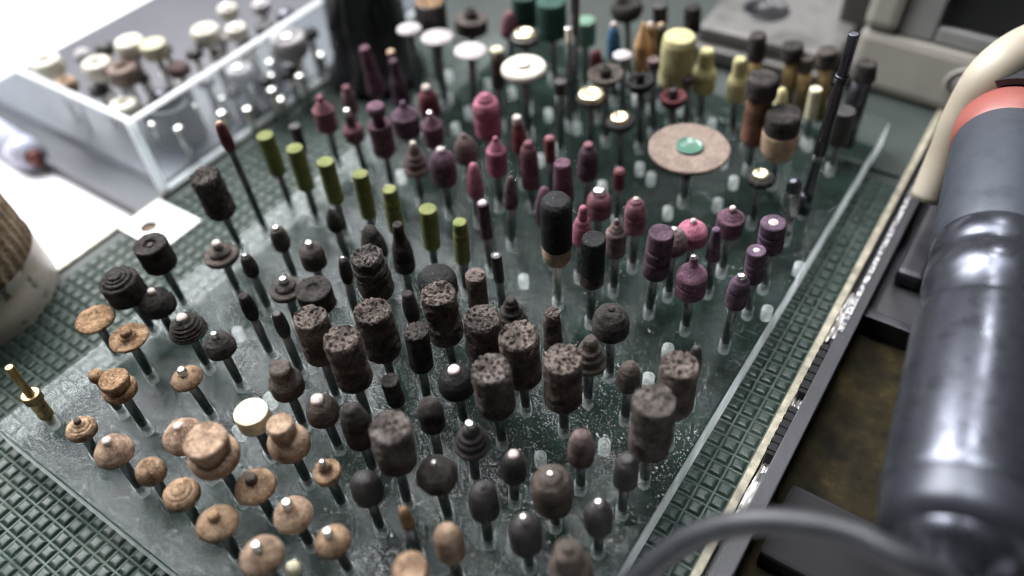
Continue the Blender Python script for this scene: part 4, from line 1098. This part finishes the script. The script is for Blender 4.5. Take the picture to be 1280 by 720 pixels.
# pen like object
pp = [on_z(x, y, ZT + .006) for x, y in ((-70, 118), (-20, 158), (28, 188))]
e = empty('marker_pen', pp[1])
tag(e, 'white and blue pen with a dark red end lying left of the clear box', 'pen')
under(obj('barrel', tube([pp[0], pp[1], pp[2]], .0058, 24), plastic('pen_white', (.75, .76, .85), .2, (.6, .63, .8), 30)), e)
d = (pp[2] - pp[1]).normalized()
under(obj('cap', tube([pp[2] - d * .001, pp[2] + d * .002, pp[2] + d * .0075], [.0061, .0061, .0052], 24), plastic('pen_pale', (.55, .57, .70), .25)), e)
under(obj('end_plug', tube([pp[2] + d * .0075, pp[2] + d * .0105], [.0034, .0028], 20), plastic('pen_red', (.16, .045, .04), .4)), e)

# ------------------------------------------------------------------ grey metal box and controller at the back
M_GREYM = metal('brushed_grey', (.14, .134, .13), .5, (.08, .077, .073), .6, 60, .5)
def frame_at(origin, rotz):
    return Matrix.Translation(origin) @ Matrix.Rotation(rotz, 4, 'Z')
g0 = on_z(868, 70, ZM)         # front left foot of the grey box
g1 = on_z(1036, 112, ZM)       # front right foot
ang = math.atan2(g1.y - g0.y, g1.x - g0.x)
e = empty('metal_box', (g0.x, g0.y, ZM + .001)); e.rotation_euler = (0, 0, ang)
tag(e, 'grey brushed metal box with a round dark hole at the back', 'metal box')
W_ = (g1 - g0).length
hg = above(g0, 856, 10).z - ZM
bd = obj('housing', boxm(0, W_ * 1.0, 0, .09, 0, max(.012, hg * .55), .002), M_GREYM, e, smooth=False)
o = obj('lip', boxm(-.001, W_ * 1.0, -.004, -.0003, 0, .006, .001), M_GREYM, e, smooth=False)
top = on_z(957, 13, ZM + max(.012, hg * .55) + .001)
lo = (Matrix.Rotation(-ang, 4, 'Z') @ (top - Vector((g0.x, g0.y, ZM + .001))))
o = obj('port', lathe([(0, .0002), (.0072, .0002), (.0076, .0006), (.0088, .0008), (.009, 0)], seg=32), MAT['bplastic'], e)
o.location = (lo.x, lo.y, max(.012, hg * .55))
# dark column between the box and the controller
d0 = on_z(1066, 92, ZM)
o = obj('dark_post', boxm(-.013, .013, 0, .02, 0, .09, .002), plastic('dark_grey', (.05, .05, .048), .5, (.075, .073, .07), 40), smooth=False)
o.location = (d0.x, d0.y + .012, ZM + .0005); o.rotation_euler = (0, 0, ang)
tag(o, 'plain dark grey post between the metal box and the white controller', 'post')
# controller: pale housing, sunk dark screen, oval button
M_WHT = plastic('aged_white_plastic', (.27, .255, .225), .45, (.21, .197, .175), 30, .1)
k0 = on_z(1052, 104, ZM); k1 = on_z(1205, 150, ZM)
ka = math.atan2(k1.y - k0.y, k1.x - k0.x)
e = empty('controller', (k0.x, k0.y, ZM + .0005)); e.rotation_euler = (0, 0, ka)
tag(e, 'aged white control unit with a dark screen and an oval button', 'control unit')
KW, KH, KD = .105, .085, .05
tilt = math.radians(-14)
def kpart(name, x0, x1, z0, z1, y0, y1, m, bev=.0015):
    """front plate piece in the plane of the sloping face: x right, z up the face, y out of it (negative = proud)"""
    o = obj(name, boxm(x0, x1, y0, y1, z0, z1, bev), m, e, smooth=False)
    o.rotation_euler = (tilt, 0, 0)
    return o
kpart('housing', 0, KW, 0, .0205, 0, KD, M_WHT, .003)
kpart('housing', 0, .012, .0208, KH, 0, KD, M_WHT, .003)
kpart('housing', .0123, KW, .076, KH, 0, KD, M_WHT, .002)
M_BEZ = plastic('grey_bezel', (.20, .20, .195), .4, (.15, .15, .147), 40)
kpart('bezel', .0123, .024, .0208, .0757, .003, KD - .001, M_BEZ, .001)
kpart('bezel', .0243, KW, .0208, .0265, .003, KD - .001, M_BEZ, .001)
kpart('screen', .0243, KW - .001, .0268, .0757, .007, .012, plastic('dark_screen', (.014, .016, .015), .15, (.02, .022, .02), 20), .0005)
for nm, pts, mm, sy in (('button', [(0, 0), (.0085, 0), (.0085, .001), (.0074, .0022), (0, .0026)], plastic('grey_button', (.10, .097, .09), .5, (.08, .077, .072), 60), .62),
                        ('button_ring', [(.0096, 0), (.0096, .0009), (.0108, .0009), (.0112, 0)], M_WHT, .66)):
    o = obj(nm, lathe(pts, seg=40), mm, e)
    o.matrix_local = Matrix.Rotation(tilt, 4, 'X') @ Matrix.Translation((.044, -.0002, .0105)) @ Matrix.Rotation(PI / 2, 4, 'X') @ Matrix.Diagonal((1, sy, 1, 1))

# ------------------------------------------------------------------ black tool case on the right
M_CASE = plastic('black_case', (.008, .008, .012), .5, (.014, .014, .02), 60, .2, 500)
M_INNER = plastic('grey_inner', (.035, .035, .04), .4, (.02, .02, .024), 30, .1)
def mat_worn_yellow():
    m, nt, out = new_mat('worn_yellow_lining')
    L = nt.links.new
    tc = N(nt, 'ShaderNodeTexCoord')
    n = N(nt, 'ShaderNodeTexNoise', Scale=90.0, Detail=7.0, Roughness=.7)
    L(tc.outputs['Object'], n.inputs['Vector'])
    r = ramp(nt, [(.36, (.006, .005, .003)), (.52, (.017, .013, .005)), (.74, (.05, .038, .012))], n.outputs['Fac'])
    b = N(nt, 'ShaderNodeBsdfPrincipled', Roughness=.85)
    b.inputs['Specular IOR Level'].default_value = .15
    L(r.outputs[0], b.inputs['Base Color']); L(b.outputs[0], out.inputs[0])
    return m
zr = -.003
xw = on_z(1000, 510, zr).x
# height of the wall top so that its edge is seen where the photo has it
y0 = on_z(905, 760, zr).y - .03
y1 = on_z(1238, 20, zr).y
e = empty('tool_case', (xw, (y0 + y1) / 2, ZT + .0003))
tag(e, 'open black tool case with thin worn walls on the right', 'case')
put('gap_shade_strip', boxm(xR + .0024, xw - .0004, y0, y1, ZT + .0003, ZT + .0012), M_INNER, e)  # dark strip added to dim the gap, not a part of the case
put('left_wall', boxm(xw, xw + .0028, y0, y1, ZT + .0003, zr - .0008), M_CASE, e)
bm = bmesh.new()
rw = random.Random(5)
me = boxm(xw - .0003, xw + .0034, y0, y1, zr - .0006, zr, .0003)
put('rim', me, M_CASE, e)
# chipped bright edge along the far half of the rim
vv, ff = [], []
ny = 150
for i in range(ny + 1):
    y = y0 + (y1 - y0) * (.38 + .62 * i / ny)
    a = rw.uniform(.0001, .0011) * (1 if i > 50 else .55)
    vv += [(xw - .00035 - a * .35, y, zr + .0001 + a * .5), (xw + .0008, y, zr + .0003), (xw - .00035, y, zr - .0006)]
for i in range(ny):
    for q in range(3):
        ff.append((i * 3 + q, i * 3 + (q + 1) % 3, i * 3 + 3 + (q + 1) % 3, i * 3 + 3 + q))
me = bpy.data.meshes.new('chips'); me.from_pydata(vv, [], ff); me.update()
put('chipped_edge', me, metal('chipped_grey', (.5, .5, .5), .4, (.08, .08, .09), .5, 700), e)
zf = ZT + .0014
xq = xw + .30
put('lining', boxm(xw + .003, xq, y0, on_z(1040, 400, zf).y, zf - .001, zf), mat_worn_yellow(), e)
ydv = on_z(1070, 415, zf).y
put('divider', boxm(xw + .003, xq, ydv, ydv + .003, zf - .0015, zr - .004, .0005), M_CASE, e)
put('back_tray', boxm(xw + .003, xq, ydv + .0032, y1 - .003, zf - .001, zr - .008, .001), M_INNER, e)
put('back_wall', boxm(xw + .003, xq, y1 - .0028, y1, ZT + .0003, zr - .001), M_CASE, e)
put('hinge_bar', boxm(xw + .006, xw + .014, on_z(1118, 330, zr).y, on_z(1175, 190, zr).y, zr - .0078, zr - .002, .002), M_CASE, e)
M_CLIP = plastic('matt_black_clip', (.007, .007, .008), .95)
# small black box lying in the case
c = on_z(1050, 705, zf)
o = obj('black_block', boxm(-.016, .016, -.010, .010, 0, .006, .001), M_CLIP, smooth=False)
o.location = (c.x, c.y, zf + .0003)
tag(o, 'small black block lying on the worn yellow lining of the case', 'block')
# clips and crumpled foil in the gap between mat and case
xg = xR + .0024
M_FOIL = metal('crumpled_foil', (.55, .54, .53), .35, (.2, .19, .18), .66, 160)
def clip(px, py, ln, label):
    c = on_z(px, py, ZM + .002)
    e = empty('ribbed_clip', (xg + .0014, c.y, ZT + .0014))
    tag(e, label, 'clip', 'black clips in the gap beside the case')
    obj('body', boxm(-.0011, .0011, -ln, ln, 0, .0105, .0005), M_CLIP, e, smooth=False)
    for k in range(6):
        o = obj('rib', boxm(-.0013, .0013, -.0006, .0006, 0, .0109, .0002), M_CLIP, e, smooth=False)
        o.location = (0, -ln * .8 + ln * 1.6 * k / 5, 0)
clip(1008, 468, .009, 'black ribbed clip in the gap, the farther of the two')
clip(968, 545, .008, 'black ribbed clip in the gap, nearer the cable')
for (px, py, sc_, t) in [(988, 512, .008, 'crumpled silver foil between the two black clips'), (940, 605, .012, 'larger crumpled silver foil next to the cable'), (1052, 400, .010, 'flattened silver foil strip beside the mat rim farther back')]:
    c = on_z(px, py, ZM)
    bm = bmesh.new()
    bmesh.ops.create_grid(bm, x_segments=9, y_segments=14, size=1)
    for v_ in bm.verts:
        q = noise.noise(Vector((v_.co.x * 1.6 + px, v_.co.y * 2.2, 0)))
        v_.co = Vector((v_.co.x * .0012, v_.co.y * sc_, .006 + q * .003 + v_.co.x * .0012))
    me = bpy.data.meshes.new('foil'); bm.to_mesh(me); bm.free()
    o = obj('crumpled_foil', me, M_FOIL, smooth=False)
    o.location = (xg + .0014, c.y, ZT + .002)
    md_ = o.modifiers.new('thick', 'SOLIDIFY'); md_.thickness = .0003
    tag(o, t, 'foil', 'bits of foil beside the case')

# ------------------------------------------------------------------ rotary handpiece and its holder
pa = at_depth(1195, 700, .128)
pb = at_depth(1266, 118, .225)
axis = (pb - pa)
LH = axis.length
axn = axis.normalized()
hp = empty('rotary_handpiece', pa, axn)
tag(hp, 'blurred dark blue and steel rotary handpiece standing upright on the right', 'handpiece')
R0 = .0128
M_BLUE = metal('slate_blue_body', (.036, .042, .054), .5, (.02, .024, .031), .64, 90, .4)
M_BARREL = metal('polished_barrel', (.095, .10, .122), .25, (.04, .043, .052), .62, 160, .85)
M_RED = plastic('red_ring', (.24, .06, .05), .5, (.18, .05, .04), 40)
M_DARK = metal('dark_steel', (.045, .048, .06), .3, (.03, .03, .04), .7, 50, .6)
def hpart(name, pts, m):
    return obj(name, lathe([(r * R0, z * LH) for r, z in pts], seg=72), m, hp)
hpart('nose', [(0, -.03), (.30, -.03), (.40, -.026), (.44, -.012), (.62, -.008), (.70, 0), (.74, .01)], M_BARREL)
hpart('nose_cone', [(.72, .008), (.90, .014), (.97, .03), (.98, .06)], M_DARK)
hpart('barrel', [(.97, .06), (1.0, .064), (1.02, .075), (1.02, .34), (1.0, .352), (.97, .355)], M_BARREL)
hpart('collar', [(.96, .355), (.96, .40), (1.0, .405), (1.0, .45), (.95, .455), (.95, .47), (.98, .475), (.98, .51), (.93, .52)], M_BARREL)
hpart('body', [(.95, .518), (1.0, .53), (1.0, .80), (.98, .805)], M_BLUE)
hpart('red_ring', [(.985, .80), (1.02, .805), (1.02, .868), (.985, .872)], M_RED)
hpart('end_cap', [(.98, .872), (.98, .93), (.9, .965), (.6, .985), (0, .99)], M_DARK)
# C shaped holder round the top of the handpiece
def cring(ri, ro, z0_, z1_, a0, a1, seg=40):
    vs, fs = [], []
    for k in range(seg + 1):
        a = a0 + (a1 - a0) * k / seg
        for r, z in ((ri, z0_), (ro, z0_), (ro, z1_), (ri, z1_)):
            vs.append((r * math.cos(a), r * math.sin(a), z))
    for k in range(seg):
        for q in range(4):
            fs.append((k * 4 + q, k * 4 + (q + 1) % 4, k * 4 + 4 + (q + 1) % 4, k * 4 + 4 + q))
    fs.append((3, 2, 1, 0)); fs.append(tuple(seg * 4 + q for q in range(4)))
    me = bpy.data.meshes.new('ring'); me.from_pydata(vs, [], fs); me.update()
    return me
hc_ = pa + axis * .90
M_HOLD = plastic('beige_holder', (.36, .32, .255), .5, (.28, .24, .185), 40, .1)
ho = empty('tool_holder', hc_, axn)
tag(ho, 'beige plastic ring holder curving round the top of the handpiece', 'holder')
dh = depth(hc_)
hook = catmull([at_depth(1400, 40, dh + .02), at_depth(1345, 38, dh + .012), at_depth(1290, 55, dh), at_depth(1243, 88, dh - .004), at_depth(1210, 138, dh + .002), at_depth(1184, 195, dh + .010), at_depth(1158, 250, dh + .016)], 8)
o = obj('hook', tube(hook, [.0046 + .0012 * math.sin(PI * i / (len(hook) - 1)) for i in range(len(hook))], 20, up=FWD), M_HOLD)
bpy.context.view_layer.update()
o.parent = ho
o.matrix_parent_inverse = ho.matrix_world.inverted()
o2 = obj('clamp_ring', cring(R0 * 1.03, R0 * 1.16, -.004, .006, 0, 2 * PI * .95), MAT['bplastic'], ho, smooth=False)

# ------------------------------------------------------------------ cable in front
cp = [at_depth(640, 880, .155), at_depth(735, 786, .15), at_depth(806, 716, .142), at_depth(870, 670, .136), at_depth(950, 652, .13), at_depth(1050, 664, .126), at_depth(1130, 700, .122), at_depth(1200, 740, .122), at_depth(1235, 830, .115)]
o = obj('power_cable', tube(catmull(cp, 12), .0023, 24), plastic('grey_cable', (.014, .0145, .018), .5, (.024, .025, .03), 200))
tag(o, 'dark grey power cable arching out of focus across the lower right', 'cable')

# ------------------------------------------------------------------ room, lamps, camera
wd = bpy.data.worlds.new('World'); SC.world = wd
wd.use_nodes = True
bg = wd.node_tree.nodes['Background']
bg.inputs[0].default_value = (.90, .96, 1.0, 1)
bg.inputs[1].default_value = .012

def area(name, center, target, sx, sy, power, color):
    l = bpy.data.lights.new(name, 'AREA')
    l.shape = 'RECTANGLE'; l.size = sx; l.size_y = sy
    l.energy = power; l.color = color
    o = bpy.data.objects.new(name, l); COL.objects.link(o)
    o.location = center
    o.rotation_euler = (Vector(target) - Vector(center)).to_track_quat('-Z', 'Y').to_euler()
    return o
tgt = on_z(500, 380)
def from_dir(az_px, el, dist):
    """a place seen over the scene in the azimuth of picture column az_px, el degrees up"""
    v = ray(az_px, 360); h = Vector((v.x, v.y, 0)).normalized()
    return tgt + h * (math.cos(math.radians(el)) * dist) + Vector((0, 0, math.sin(math.radians(el)) * dist))
area('window_light', from_dir(90, 50, 1.1), tgt, .88, .76, 42, (.985, .985, 1.0))
def mirror(px, py, dist):
    p = on_z(px, py); v = (p - CAM).normalized(); v.z = -v.z
    return p, p + v * dist
for px, py, sx, sy, pw in [(495, 350, .08, .14, 2.0), (815, 545, .11, .09, 2.4), (985, 290, .07, .14, 2.0)]:  # added unseen lamps, each mirrored as a bright patch in the block
    p, q = mirror(px, py, 1.1)
    area('glint_lamp', q, p, sx, sy, pw, (.98, .98, 1.0))
l_ = area('handpiece_fill', at_depth(1200, 450, .15) + Vector((-.10, .12, .8)), at_depth(1225, 430, .16), .16, .26, .36, (.95, .97, 1.0))  # added unseen fill that puts highlights on the handpiece
l_.data.spread = math.radians(40)

cam = bpy.data.cameras.new('Camera')
co = bpy.data.objects.new('Camera', cam); COL.objects.link(co)
co.matrix_world = Matrix.Translation(CAM) @ M3.to_4x4()
cam.sensor_width = 36; cam.lens = F / 1280 * 36
cam.clip_start = .005; cam.clip_end = 50
cam.dof.use_dof = True
cam.dof.focus_distance = depth(on_z(600, 450, .012))
cam.dof.aperture_fstop = 5.2
cam.dof.aperture_blades = 0
SC.camera = co
SC.render.resolution_x, SC.render.resolution_y = 1024, 576
SC.view_settings.view_transform = 'Standard'
SC.view_settings.look = 'None'
SC.view_settings.exposure = 0
SC.cycles.use_denoising = True
SC.cycles.filter_width = 1.0
SC.cycles.max_bounces = 8
SC.cycles.transparent_max_bounces = 24
SC.cycles.sample_clamp_indirect = 6
